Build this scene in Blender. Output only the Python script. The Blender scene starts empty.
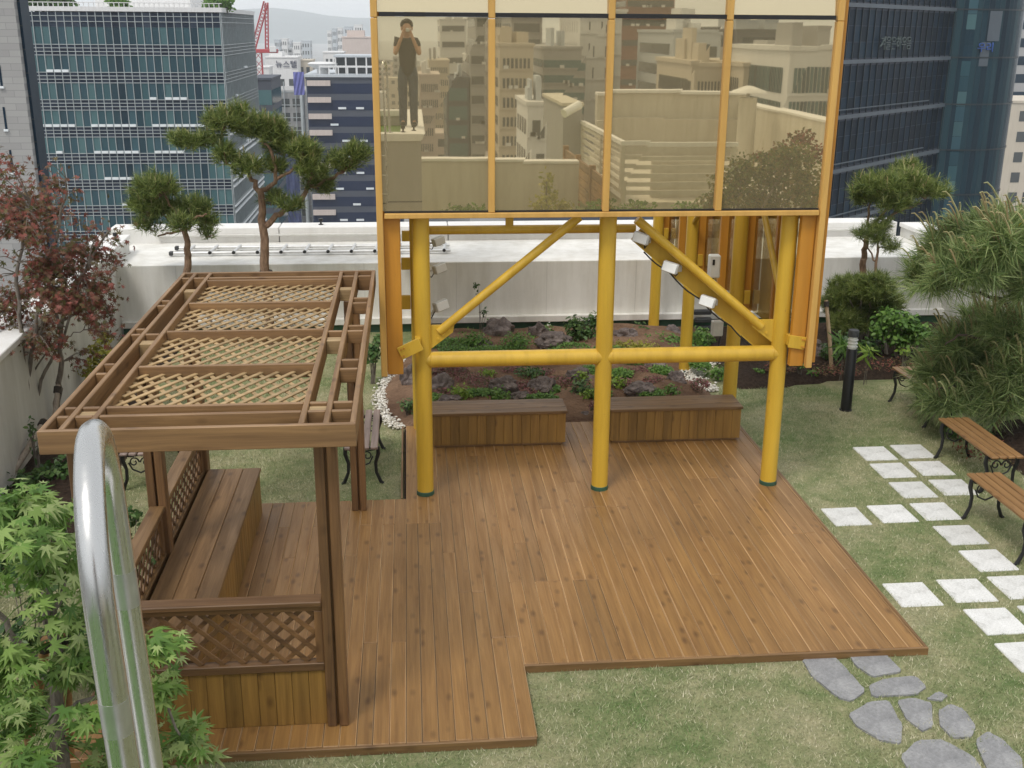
import bpy, bmesh, math, random
import numpy as np
from mathutils import Vector, Matrix, noise as mnoise
R = math.radians
random.seed(7); rng = np.random.default_rng(7)
sc = bpy.context.scene
C = sc.collection

# ------------------------------------------------------------------ camera model (used to size far buildings from their bearing)
F = 1097.0; PITCH = R(17.9); YAW = R(5.35); ROLL = R(0.4); EYE = 4.3
fw = Vector((math.sin(YAW)*math.cos(PITCH), math.cos(YAW)*math.cos(PITCH), -math.sin(PITCH)))
r0 = Vector((math.cos(YAW), -math.sin(YAW), 0)); u0 = r0.cross(fw)
RT = r0*math.cos(ROLL)+u0*math.sin(ROLL); UP = u0*math.cos(ROLL)-r0*math.sin(ROLL)
EYEP = Vector((0, 0, EYE))
def ray(x, y): return fw + RT*((x-512)/F) - UP*((y-384)/F)
def G(x, y, z=0.0):
    d = ray(x, y); return EYEP + d*((z-EYE)/d.z)
def at(x, y, Y):
    d = ray(x, y); return EYEP + d*(Y/d.y)
MY = 9.54                                   # mirror glass plane
def mr(x, y, Yv):                           # real place of something seen reflected
    p = at(x, y, Yv); return Vector((p.x, 2*MY-p.y, p.z))

# ------------------------------------------------------------------ object helpers
def tag(o, label=None, cat=None, group=None, kind=None):
    if label: o['label'] = label
    if cat: o['category'] = cat
    if group: o['group'] = group
    if kind: o['kind'] = kind
    return o
def thing(name, label, cat, loc=(0, 0, 0), rz=0.0, group=None):
    o = bpy.data.objects.new(name, None); C.objects.link(o)
    o.empty_display_size = 0.1
    o.location = loc; o.rotation_euler = (0, 0, rz)
    return tag(o, label, cat, group)
def origin(o):
    v = Vector((0, 0, 0))
    while o is not None:
        v += Vector(o.location); o = o.parent
    return v
def link_mesh(name, me, mat, parent=None, smooth=False):
    o = bpy.data.objects.new(name, me); C.objects.link(o)
    if mat:
        for m in (mat if isinstance(mat, (list, tuple)) else [mat]): me.materials.append(m)
    if smooth:
        me.polygons.foreach_set('use_smooth', [True]*len(me.polygons))
    if parent: o.parent = parent
    return o
def copy_tree(o, parent=None):
    c = o.copy(); C.objects.link(c); c.parent = parent
    for ch in list(o.children): copy_tree(ch, c)
    return c

class MB:
    def __init__(s): s.v = []; s.f = []; s.m = []; s.mi = 0
    def add(s, vs, fs):
        k = len(s.v); s.v += [tuple(v) for v in vs]
        s.f += [tuple(i+k for i in f) for f in fs]; s.m += [s.mi]*len(fs)
    def obox(s, c, h, ax=None, ch=0.0):
        ax = ax or (Vector((1, 0, 0)), Vector((0, 1, 0)), Vector((0, 0, 1)))
        c = Vector(c); ch = min(ch, 0.45*min(h))
        if ch <= 0:
            vs = [c+ax[0]*h[0]*i+ax[1]*h[1]*j+ax[2]*h[2]*k for i in (-1, 1) for j in (-1, 1) for k in (-1, 1)]
            s.add(vs, [(0,1,3,2),(4,6,7,5),(0,4,5,1),(2,3,7,6),(0,2,6,4),(1,5,7,3)]); return
        vs = []; idx = {}
        for i in (-1, 1):
            for j in (-1, 1):
                for k in (-1, 1):
                    for a in range(3):
                        e = [h[b]-(0 if b == a else ch) for b in range(3)]
                        idx[(i, j, k, a)] = len(vs)
                        vs.append(c+ax[0]*e[0]*i+ax[1]*e[1]*j+ax[2]*e[2]*k)
        fs = []
        S = (-1, 1)
        for a in range(3):
            b, d = (a+1) % 3, (a+2) % 3
            for sa in S:
                q = []
                for (sb, sd) in ((-1,-1),(1,-1),(1,1),(-1,1)):
                    key = [0, 0, 0]; key[a] = sa; key[b] = sb; key[d] = sd
                    q.append(idx[tuple(key)+(a,)])
                fs.append(tuple(q if sa > 0 else q[::-1]))
            for sb in S:
                for sd in S:
                    k1 = [0]*3; k2 = [0]*3
                    k1[a] = -1; k2[a] = 1; k1[b] = k2[b] = sb; k1[d] = k2[d] = sd
                    q = (idx[tuple(k1)+(b,)], idx[tuple(k2)+(b,)], idx[tuple(k2)+(d,)], idx[tuple(k1)+(d,)])
                    fs.append(q if sb*sd > 0 else q[::-1])
        for i in S:
            for j in S:
                for k in S:
                    q = (idx[(i,j,k,0)], idx[(i,j,k,1)], idx[(i,j,k,2)])
                    fs.append(q if i*j*k > 0 else q[::-1])
        s.add(vs, fs)
    def box(s, x0, x1, y0, y1, z0, z1, ch=0.0):
        s.obox(((x0+x1)/2, (y0+y1)/2, (z0+z1)/2), (abs(x1-x0)/2, abs(y1-y0)/2, abs(z1-z0)/2), None, ch)
    def bar(s, p0, p1, w, t, up=(0, 0, 1), ch=0.0, ext=0.0):
        p0 = Vector(p0); p1 = Vector(p1); a = (p1-p0); L = a.length; a.normalize()
        up = Vector(up); b = up.cross(a)
        if b.length < 1e-5: b = Vector((1, 0, 0)).cross(a)
        b.normalize(); c = a.cross(b)
        s.obox((p0+p1)/2, (L/2+ext, w/2, t/2), (a, b, c), ch)
    def tube(s, pts, rad, n=10, caps=True, flat=1.0):
        pts = [Vector(p) for p in pts]
        if not isinstance(rad, (list, tuple)): rad = [rad]*len(pts)
        T = []
        for i in range(len(pts)):
            t = pts[min(i+1, len(pts)-1)]-pts[max(i-1, 0)]
            T.append(t.normalized() if t.length > 1e-9 else Vector((0, 0, 1)))
        ref = Vector((0, 0, 1)) if abs(T[0].z) < 0.9 else Vector((1, 0, 0))
        u = ref.cross(T[0]).normalized(); vs = []
        for i, p in enumerate(pts):
            u = (u-T[i]*u.dot(T[i]))
            if u.length < 1e-6: u = T[i].orthogonal()
            u.normalize(); w = T[i].cross(u)
            for k in range(n):
                a = 2*math.pi*k/n
                vs.append(p+u*math.cos(a)*rad[i]+w*math.sin(a)*rad[i]*flat)
        fs = []
        for i in range(len(pts)-1):
            for k in range(n):
                k2 = (k+1) % n
                fs.append((i*n+k, i*n+k2, (i+1)*n+k2, (i+1)*n+k))
        if caps:
            fs.append(tuple(range(n))[::-1]); fs.append(tuple((len(pts)-1)*n+k for k in range(n)))
        s.add(vs, fs)
    def cyl(s, p0, p1, r, n=20): s.tube([p0, p1], r, n)
    def lathe(s, c, prof, n=24):
        c = Vector(c); vs = []; fs = []
        for (r, z) in prof:
            for k in range(n):
                a = 2*math.pi*k/n; vs.append(c+Vector((r*math.cos(a), r*math.sin(a), z)))
        for i in range(len(prof)-1):
            for k in range(n):
                k2 = (k+1) % n; fs.append((i*n+k, i*n+k2, (i+1)*n+k2, (i+1)*n+k))
        fs.append(tuple(range(n))[::-1]); fs.append(tuple((len(prof)-1)*n+k for k in range(n)))
        s.add(vs, fs)
    def quad(s, a, b, c, d): s.add([a, b, c, d], [(0, 1, 2, 3)])
    def prism(s, poly, z0, z1):
        n = len(poly)
        vs = [(p[0], p[1], z0) for p in poly]+[(p[0], p[1], z1) for p in poly]
        fs = [tuple(range(n))[::-1], tuple(range(n, 2*n))]+[(i, (i+1) % n, n+(i+1) % n, n+i) for i in range(n)]
        s.add(vs, fs)
    def build(s, name, mat, parent=None, smooth=False, fix=True, world=True, loc=None):
        off = Vector((0, 0, 0))
        if parent is not None and world: off = origin(parent)
        if loc is not None: off = Vector(loc)
        me = bpy.data.meshes.new(name)
        me.from_pydata([(v[0]-off.x, v[1]-off.y, v[2]-off.z) for v in s.v], [], s.f)
        o = link_mesh(name, me, mat, parent)
        if isinstance(mat, (list, tuple)): me.polygons.foreach_set('material_index', s.m)
        if fix:
            bm = bmesh.new(); bm.from_mesh(me); bmesh.ops.recalc_face_normals(bm, faces=bm.faces)
            bm.to_mesh(me); bm.free()
        if smooth:
            me.polygons.foreach_set('use_smooth', [True]*len(me.polygons))
            me.set_sharp_from_angle(angle=R(40))
        if loc is not None and parent is None: o.location = loc
        return o

def fast_mesh(name, V, Fc, mat, parent=None, off=None):
    V = np.asarray(V, dtype=np.float32); Fc = np.asarray(Fc, dtype=np.int32)
    if off is None: off = origin(parent) if parent is not None else Vector((0, 0, 0))
    V = V-np.array(off, dtype=np.float32)
    me = bpy.data.meshes.new(name); n, k = Fc.shape
    me.vertices.add(len(V)); me.vertices.foreach_set('co', V.ravel())
    me.loops.add(n*k); me.loops.foreach_set('vertex_index', Fc.ravel())
    me.polygons.add(n); me.polygons.foreach_set('loop_start', np.arange(0, n*k, k, dtype=np.int32))
    me.polygons.foreach_set('loop_total', np.full(n, k, dtype=np.int32))
    me.update(calc_edges=True)
    return link_mesh(name, me, mat, parent)

# ------------------------------------------------------------------ materials
class NT:
    def __init__(s, name):
        s.mat = bpy.data.materials.new(name); s.mat.use_nodes = True
        s.n = s.mat.node_tree.nodes; s.l = s.mat.node_tree.links
        s.b = s.n['Principled BSDF']; s.out = s.n['Material Output']
    def new(s, t, **kw):
        x = s.n.new(t)
        for k, v in kw.items(): setattr(x, k, v)
        return x
    def link(s, a, b): s.l.new(a, b)
    def coords(s, kind='Object'): return s.new('ShaderNodeTexCoord').outputs[kind]
    def island(s): return s.new('ShaderNodeNewGeometry').outputs['Random Per Island']
    def mapping(s, vec, scale=(1, 1, 1), add=None):
        m = s.new('ShaderNodeMapping'); m.inputs['Scale'].default_value = scale
        s.link(vec, m.inputs['Vector'])
        if add is not None:
            mm = s.new('ShaderNodeMath', operation='MULTIPLY'); s.link(add, mm.inputs[0]); mm.inputs[1].default_value = 53.0
            va = s.new('ShaderNodeVectorMath', operation='ADD'); s.link(m.outputs[0], va.inputs[0]); s.link(mm.outputs[0], va.inputs[1])
            return va.outputs[0]
        return m.outputs[0]
    def noise(s, vec, scale, detail=4, rough=0.55, dist=0.0):
        t = s.new('ShaderNodeTexNoise'); t.inputs['Scale'].default_value = scale
        t.inputs['Detail'].default_value = detail; t.inputs['Roughness'].default_value = rough; t.inputs['Distortion'].default_value = dist
        s.link(vec, t.inputs['Vector']); return t.outputs['Fac']
    def ramp(s, fac, stops):
        r = s.new('ShaderNodeValToRGB'); e = r.color_ramp.elements
        while len(e) < len(stops): e.new(0.5)
        for k, (p, c) in enumerate(stops):
            e[k].position = p; e[k].color = (*c, 1) if len(c) == 3 else c
        s.link(fac, r.inputs[0]); return r.outputs[0]
    def mix(s, fac, a, b, mode='MIX'):
        m = s.new('ShaderNodeMix', data_type='RGBA', blend_type=mode)
        for sock, v in ((m.inputs[0], fac), (m.inputs[6], a), (m.inputs[7], b)):
            if hasattr(v, 'is_linked'): s.link(v, sock)
            elif isinstance(v, (tuple, list)): sock.default_value = (*v, 1)
            else: sock.default_value = v
        return m.outputs[2]
    def bump(s, h, strength=0.3, dist=0.01):
        b = s.new('ShaderNodeBump'); b.inputs['Strength'].default_value = strength; b.inputs['Distance'].default_value = dist
        s.link(h, b.inputs['Height']); s.link(b.outputs[0], s.b.inputs['Normal'])
    def set(s, color=None, rough=None, metal=None, spec=None):
        if color is not None:
            if hasattr(color, 'is_linked'): s.link(color, s.b.inputs['Base Color'])
            else: s.b.inputs['Base Color'].default_value = (*color, 1)
        if rough is not None:
            if hasattr(rough, 'is_linked'): s.link(rough, s.b.inputs['Roughness'])
            else: s.b.inputs['Roughness'].default_value = rough
        if metal is not None: s.b.inputs['Metallic'].default_value = metal
        if spec is not None: s.b.inputs['Specular IOR Level'].default_value = spec
        return s.mat

def plain(name, col, rough=0.6, metal=0.0, var=0.15, scale=6.0, bump=0.0, spec=0.5):
    t = NT(name); co = t.coords()
    f = t.noise(co, scale, 5, 0.6)
    c = t.ramp(f, [(0.3, tuple(x*(1-var) for x in col)), (0.7, tuple(min(1, x*(1+var)) for x in col))])
    if bump:
        t.bump(t.noise(co, scale*12, 4), bump, 0.005)
    return t.set(c, rough, metal, spec)

def wood(name, axis, dark, light, rough=0.5, vary=0.3, scale=1.0, knots=True):
    t = NT(name); co = t.coords(); isl = t.island()
    s = [16*scale]*3; s[axis] = 0.9*scale
    v = t.mapping(co, tuple(s), isl)
    g = t.noise(v, 1.3, 6, 0.62, 0.6)
    c = t.ramp(g, [(0.28, dark), (0.5, tuple((a+b)/2 for a, b in zip(dark, light))), (0.72, light)])
    s2 = [90*scale]*3; s2[axis] = 2.0
    fine = t.noise(t.mapping(co, tuple(s2), isl), 1.0, 3)
    c = t.mix(0.35, c, t.ramp(fine, [(0.3, (0.45, 0.42, 0.4)), (0.7, (1.0, 1.0, 1.0))]), 'MULTIPLY')
    if knots:
        s3 = [8.5]*3; s3[axis] = 4.2
        vo = t.new('ShaderNodeTexVoronoi'); t.link(t.mapping(co, tuple(s3), isl), vo.inputs['Vector']); vo.inputs['Scale'].default_value = 1.0
        k = t.ramp(vo.outputs['Distance'], [(0.06, (0.33, 0.27, 0.22)), (0.25, (1, 1, 1))])
        c = t.mix(0.65, c, k, 'MULTIPLY')
    big = t.noise(co, 0.9, 3)
    c = t.mix(0.5, c, t.ramp(big, [(0.35, (0.78, 0.78, 0.8)), (0.65, (1.08, 1.05, 1.0))]), 'MULTIPLY')
    tone = t.ramp(isl, [(0.0, (1-vary,)*3), (1.0, (1+vary*0.6, 1+vary*0.5, 1+vary*0.4))])
    c = t.mix(1.0, c, tone, 'MULTIPLY')
    t.bump(fine, 0.25, 0.003)
    rr = t.ramp(g, [(0.3, (rough+0.12,)*3), (0.7, (rough-0.05,)*3)])
    return t.set(c, rr)

def foliage(name, cols, rough=0.55, trans=0.25):
    t = NT(name); isl = t.island()
    st = [(i/(len(cols)-1), c) for i, c in enumerate(cols)]
    c = t.ramp(isl, st)
    big = t.noise(t.coords(), 2.2, 3)
    c = t.mix(0.45, c, t.ramp(big, [(0.35, (0.6, 0.62, 0.6)), (0.65, (1.2, 1.2, 1.1))]), 'MULTIPLY')
    t.set(c, rough, spec=0.35)
    tr = t.new('ShaderNodeBsdfTranslucent'); t.link(c, tr.inputs[0])
    mx = t.new('ShaderNodeMixShader'); mx.inputs[0].default_value = trans
    t.link(t.b.outputs[0], mx.inputs[1]); t.link(tr.outputs[0], mx.inputs[2]); t.link(mx.outputs[0], t.out.inputs[0])
    return t.mat

M = {}
WD, WL = (0.225, 0.113, 0.033), (0.36, 0.198, 0.063)
for ax, nm in enumerate('xyz'):
    M['dk_'+nm] = wood('shaded_stained_timber_'+nm, ax, (0.12, 0.06, 0.024), (0.27, 0.148, 0.062))  # same stained timber, shade put into a darker colour for posts and screens
    M['wood_'+nm] = wood('stained_timber_'+nm, ax, (0.195, 0.105, 0.043), (0.42, 0.25, 0.112))
    M['lid_'+nm] = wood('brown_board_'+nm, ax, (0.155, 0.083, 0.031), (0.31, 0.182, 0.076), vary=0.15)
M['deck_edge'] = wood('pale_board_edge', 1, (0.40, 0.24, 0.11), (0.68, 0.47, 0.26), rough=0.6, vary=0.5, knots=False)  # paler colour for the chamfer faces of the deck boards
M['deck'] = wood('deck_board', 1, WD, WL, rough=0.45, vary=0.12)
M['panel'] = wood('clad_board', 2, (0.20, 0.108, 0.024), (0.37, 0.215, 0.056), rough=0.45, vary=0.2)
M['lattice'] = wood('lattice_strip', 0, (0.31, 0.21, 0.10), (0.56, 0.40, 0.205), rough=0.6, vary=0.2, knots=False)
M['bench_slat'] = wood('varnished_slat', 1, (0.26, 0.135, 0.05), (0.45, 0.255, 0.11), rough=0.35, vary=0.2)
M['bench_slat_grey'] = wood('weathered_slat', 1, (0.20, 0.145, 0.12), (0.40, 0.30, 0.26), rough=0.5, vary=0.2)
M['iron'] = plain('black_cast_iron', (0.012, 0.012, 0.013), 0.42, 0.0, 0.3, 20, 0.1)
def paint(name, col, rough=0.32, dirt=(0.6, 0.55, 0.45)):
    t = NT(name); co = t.coords()
    st = t.noise(t.mapping(co, (9, 9, 0.8)), 1.0, 5, 0.65)
    c = t.mix(0.45, col, t.mix(1.0, col, t.ramp(st, [(0.3, dirt), (0.6, (1, 1, 1))]), 'MULTIPLY'))
    bl = t.noise(co, 1.1, 2)
    c = t.mix(0.4, c, t.ramp(bl, [(0.3, (0.82, 0.8, 0.78)), (0.7, (1.06, 1.06, 1.06))]), 'MULTIPLY')
    ru = t.noise(t.mapping(co, (30, 30, 9)), 1.0, 6, 0.7)
    c = t.mix(t.ramp(ru, [(0.66, (0, 0, 0)), (0.74, (0.75, 0.75, 0.75))]), c, (0.30, 0.14, 0.04))
    t.bump(t.noise(co, 45, 4), 0.10, 0.003)
    return t.set(c, t.ramp(bl, [(0.3, (rough+.12,)*3), (0.7, (rough,)*3)]))
M['yellow'] = paint('yellow_steel_paint', (0.66, 0.42, 0.045))
M['orange'] = paint('ochre_frame_paint', (0.56, 0.255, 0.03), 0.4)
M['frame'] = paint('amber_mullion_paint', (0.65, 0.385, 0.105), 0.35)
def wall_mat(name, col, stain=(0.62, 0.6, 0.55), amt=0.5):
    t = NT(name); co = t.coords()
    a = t.noise(t.mapping(co, (2.2, 2.2, 0.25)), 1.6, 6, 0.65)
    c = t.mix(amt, col, t.mix(1.0, col, t.ramp(a, [(0.32, stain), (0.62, (1, 1, 1))]), 'MULTIPLY'))
    b = t.noise(co, 9, 6, 0.7)
    c = t.mix(0.3, c, t.ramp(b, [(0.3, (0.86, 0.86, 0.86)), (0.7, (1.04, 1.04, 1.04))]), 'MULTIPLY')
    t.bump(t.noise(co, 120, 3), 0.12, 0.003)
    return t.set(c, 0.75)
M['white_wall'] = wall_mat('white_render', (0.80, 0.79, 0.755), (0.60, 0.575, 0.52), 0.5)
M['grey_render'] = wall_mat('grey_render', (0.66, 0.655, 0.625))
M['cap'] = wall_mat('cap_stone', (0.80, 0.79, 0.77), (0.7, 0.68, 0.64), 0.35)
M['beige_wall'] = wall_mat('beige_render', (0.62, 0.585, 0.50))
M['greystone'] = wall_mat('grey_panel', (0.40, 0.385, 0.35), amt=0.3)
M['green_membrane'] = plain('green_membrane', (0.03, 0.085, 0.05), 0.6, var=0.3)
M['galv'] = plain('galvanised_metal', (0.62, 0.63, 0.64), 0.35, 0.9, 0.12, 12)
M['alu'] = plain('aluminium', (0.68, 0.68, 0.67), 0.4, 0.7, 0.1, 10)
M['black'] = plain('black_plastic', (0.012, 0.012, 0.013), 0.45, 0, 0.2)
M['darkgrey'] = plain('dark_grey', (0.05, 0.052, 0.055), 0.6, 0, 0.2)
M['lampwhite'] = plain('white_lens', (0.84, 0.85, 0.83), 0.35, 0, 0.06)
M['lampgrey'] = plain('light_grey_casting', (0.56, 0.56, 0.53), 0.45, 0, 0.12, 14)
M['stainless'] = None
t = NT('stainless_tube'); co = t.coords()
f_ = t.noise(t.mapping(co, (40, 40, 3)), 3, 4)
t.bump(f_, 0.012, 0.001)
M['stainless'] = t.set((0.56, 0.56, 0.55), t.ramp(f_, [(0.3, (0.22,)*3), (0.75, (0.34,)*3)]), 1.0)
M['weld'] = plain('brushed_sleeve', (0.52, 0.52, 0.52), 0.38, 1.0, 0.1, 30)

# mirror glass: bronze tinted reflective coating and a dusty veil whose colour paints haze into reflections
t = NT('tinted_mirror_glass')
gl = t.new('ShaderNodeBsdfGlossy'); gl.inputs['Roughness'].default_value = 0.013
wob = t.noise(t.coords(), 1.3, 2); bp = t.new('ShaderNodeBump'); bp.inputs['Strength'].default_value = 0.004; bp.inputs['Distance'].default_value = 0.05
t.link(wob, bp.inputs['Height']); t.link(bp.outputs[0], gl.inputs['Normal'])
gl.inputs['Color'].default_value = (0.76, 0.65, 0.43, 1)
t.b.inputs['Base Color'].default_value = (0.48, 0.395, 0.24, 1); t.b.inputs['Roughness'].default_value = 0.9; t.b.inputs['Specular IOR Level'].default_value = 0.0
mx = t.new('ShaderNodeMixShader'); mx.inputs[0].default_value = 0.25
t.link(gl.outputs[0], mx.inputs[1]); t.link(t.b.outputs[0], mx.inputs[2]); t.link(mx.outputs[0], t.out.inputs[0])
M['mirror'] = t.mat
# back of the same glass on the flank: see-through tinted
t = NT('tinted_flank_glass')
tr = t.new('ShaderNodeBsdfTransparent'); tr.inputs[0].default_value = (0.62, 0.58, 0.46, 1)
gl = t.new('ShaderNodeBsdfGlossy'); gl.inputs['Roughness'].default_value = 0.02; gl.inputs['Color'].default_value = (0.75, 0.66, 0.45, 1)
mx = t.new('ShaderNodeMixShader'); mx.inputs[0].default_value = 0.45
t.link(tr.outputs[0], mx.inputs[1]); t.link(gl.outputs[0], mx.inputs[2]); t.link(mx.outputs[0], t.out.inputs[0])
M['flank'] = t.mat

# lawn / soil
t = NT('lawn_turf'); co = t.coords()
a = t.noise(co, 1.05, 5, 0.62, 0.3); b = t.noise(co, 38, 5, 0.7); d = t.noise(co, 6, 4, 0.6)
c = t.ramp(a, [(0.34, (0.165, 0.235, 0.088)), (0.50, (0.30, 0.325, 0.165)), (0.62, (0.47, 0.435, 0.28))])
c = t.mix(0.5, c, t.ramp(d, [(0.35, (0.12, 0.17, 0.065)), (0.65, (0.37, 0.345, 0.205))]))
c = t.mix(0.55, c, t.ramp(b, [(0.3, (0.45, 0.45, 0.42)), (0.7, (1.25, 1.22, 1.15))]), 'MULTIPLY')
t.bump(b, 0.8, 0.03); M['lawn'] = t.set(c, 0.9, spec=0.2)
t = NT('garden_soil'); co = t.coords()
a = t.noise(co, 1.6, 5, 0.6); b = t.noise(co, 30, 5, 0.7)
c = t.ramp(a, [(0.35, (0.13, 0.075, 0.048)), (0.6, (0.27, 0.17, 0.11))])
c = t.mix(0.6, c, t.ramp(b, [(0.3, (0.5, 0.5, 0.5)), (0.7, (1.3, 1.3, 1.3))]), 'MULTIPLY')
t.bump(b, 0.9, 0.04); M['soil'] = t.set(c, 0.95, spec=0.15)
t = NT('dark_soil'); co = t.coords(); b = t.noise(co, 24, 5, 0.7)
c = t.ramp(b, [(0.3, (0.022, 0.015, 0.011)), (0.7, (0.075, 0.05, 0.036))]); t.bump(b, 0.9, 0.04); M['dark_soil'] = t.set(c, 0.95, spec=0.15)
t = NT('grass_blade'); isl = t.island(); co = t.coords()
a = t.noise(co, 1.05, 5, 0.62, 0.3)
c1 = t.ramp(isl, [(0.0, (0.10, 0.19, 0.058)), (0.5, (0.18, 0.275, 0.095)), (0.75, (0.32, 0.375, 0.175)), (1.0, (0.66, 0.62, 0.44))])
c2 = t.ramp(isl, [(0.0, (0.19, 0.235, 0.10)), (0.45, (0.43, 0.40, 0.25)), (1.0, (0.68, 0.63, 0.47))])
c = t.mix(t.ramp(a, [(0.36, (0, 0, 0)), (0.60, (1, 1, 1))]), c1, c2)
M['grass'] = t.set(c, 0.7, spec=0.2)
t = NT('slab_concrete'); co = t.coords(); b = t.noise(co, 70, 5, 0.75); a = t.noise(co, 5, 5, 0.6); isl = t.new('ShaderNodeObjectInfo').outputs['Random']
c = t.mix(1.0, t.ramp(a, [(0.3, (0.50, 0.495, 0.475)), (0.46, (0.71, 0.71, 0.70)), (0.7, (0.79, 0.79, 0.785))]), t.ramp(b, [(0.3, (0.76, 0.76, 0.75)), (0.6, (1.04, 1.04, 1.04))]), 'MULTIPLY')
c = t.mix(1.0, c, t.ramp(isl, [(0, (0.9, 0.9, 0.89)), (1, (1.03, 1.03, 1.03))]), 'MULTIPLY')
t.bump(b, 0.35, 0.004); M['slab'] = t.set(c, 0.8)
t = NT('flagstone'); co = t.coords(); b = t.noise(co, 45, 6, 0.75); a = t.noise(co, 4, 5, 0.6)
c = t.mix(0.8, t.ramp(a, [(0.3, (0.22, 0.222, 0.23)), (0.7, (0.35, 0.35, 0.355))]), t.ramp(b, [(0.3, (0.62, 0.62, 0.62)), (0.7, (1.2, 1.2, 1.2))]), 'MULTIPLY')
t.bump(b, 0.6, 0.01); M['flag'] = t.set(c, 0.8)
t = NT('volcanic_rock'); co = t.coords(); b = t.noise(co, 14, 7, 0.75); a = t.noise(co, 3, 4)
c = t.mix(0.8, t.ramp(a, [(0.3, (0.11, 0.088, 0.08)), (0.7, (0.30, 0.25, 0.235))]), t.ramp(b, [(0.3, (0.4, 0.4, 0.4)), (0.7, (1.5, 1.5, 1.5))]), 'MULTIPLY')
t.bump(b, 1.0, 0.05); M['rock'] = t.set(c, 0.9, spec=0.2)
t = NT('white_pebble'); isl = t.island(); M['pebble'] = t.set(t.ramp(isl, [(0, (0.45, 0.41, 0.34)), (0.6, (0.72, 0.69, 0.62)), (1, (0.82, 0.80, 0.76))]), 0.7)
def bark(name, a, b):
    t = NT(name); co = t.coords(); n = t.noise(t.mapping(co, (14, 14, 4)), 2.0, 5, 0.7)
    t.bump(n, 0.8, 0.02); return t.set(t.ramp(n, [(0.3, a), (0.7, b)]), 0.85, spec=0.2)
M['bark_pine'] = bark('pine_bark', (0.13, 0.075, 0.048), (0.36, 0.24, 0.16))
M['bark_dark'] = bark('dark_bark', (0.05, 0.04, 0.03), (0.16, 0.125, 0.10))
M['bark_grey'] = bark('grey_bark', (0.10, 0.085, 0.07), (0.30, 0.26, 0.22))
M['stake'] = wood('stake_wood', 2, (0.30, 0.21, 0.125), (0.50, 0.38, 0.25), rough=0.7, knots=False)
M['stake_grey'] = wood('weathered_stake', 2, (0.24, 0.20, 0.165), (0.42, 0.37, 0.31), rough=0.8, knots=False)
M['rope'] = plain('dark_rope', (0.035, 0.028, 0.022), 0.9, 0, 0.3, 40)
M['pine_a'] = foliage('pine_needle', [(0.05, 0.09, 0.024), (0.13, 0.19, 0.045), (0.24, 0.30, 0.08), (0.36, 0.38, 0.14)], 0.5, 0.22)
M['pine_b'] = foliage('long_needle', [(0.12, 0.19, 0.07), (0.21, 0.305, 0.11), (0.33, 0.41, 0.16), (0.48, 0.54, 0.27)], 0.45, 0.38)
M['candle'] = foliage('new_shoot', [(0.34, 0.24, 0.13), (0.42, 0.37, 0.19), (0.40, 0.42, 0.21)], 0.7, 0.1)
M['maple_green'] = foliage('green_maple_leaf', [(0.09, 0.19, 0.035), (0.16, 0.285, 0.055), (0.26, 0.38, 0.10), (0.40, 0.48, 0.20)], 0.5, 0.35)
M['maple_red'] = foliage('red_maple_leaf', [(0.09, 0.095, 0.03), (0.15, 0.11, 0.045), (0.18, 0.09, 0.055), (0.25, 0.08, 0.06), (0.34, 0.11, 0.09)], 0.55, 0.3)
M['shrub_dark'] = foliage('dark_leaf', [(0.035, 0.085, 0.025), (0.075, 0.15, 0.04), (0.13, 0.21, 0.06)], 0.45, 0.2)
M['shrub_mid'] = foliage('mid_leaf', [(0.075, 0.16, 0.03), (0.13, 0.26, 0.05), (0.21, 0.35, 0.08)], 0.5, 0.3)
M['shrub_lime'] = foliage('lime_leaf', [(0.16, 0.28, 0.03), (0.24, 0.37, 0.05), (0.32, 0.42, 0.08)], 0.5, 0.35)
M['shrub_gold'] = foliage('gold_leaf', [(0.25, 0.28, 0.03), (0.38, 0.36, 0.05), (0.45, 0.42, 0.12)], 0.5, 0.35)
M['pink'] = foliage('pink_flower', [(0.16, 0.055, 0.055), (0.25, 0.09, 0.10), (0.34, 0.17, 0.16), (0.13, 0.10, 0.05), (0.10, 0.12, 0.05)], 0.6, 0.25)
M['maple_mix'] = foliage('bronze_leaf', [(0.07, 0.11, 0.025), (0.13, 0.17, 0.045), (0.20, 0.20, 0.06), (0.24, 0.17, 0.07)], 0.5, 0.25)
M['whiteflower'] = plain('white_petal', (0.8, 0.8, 0.75), 0.6, 0, 0.05)
M['yellowflower'] = plain('yellow_petal', (0.8, 0.6, 0.03), 0.6, 0, 0.05)
HAZE = 0.0003; EXPO = 0.24
# ================================================================== roof garden ground
m = MB(); m.box(-7.5, 13, -18, 18.2, -0.5, 0.0)
tag(m.build('lawn', M['lawn']), kind='structure')
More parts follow.
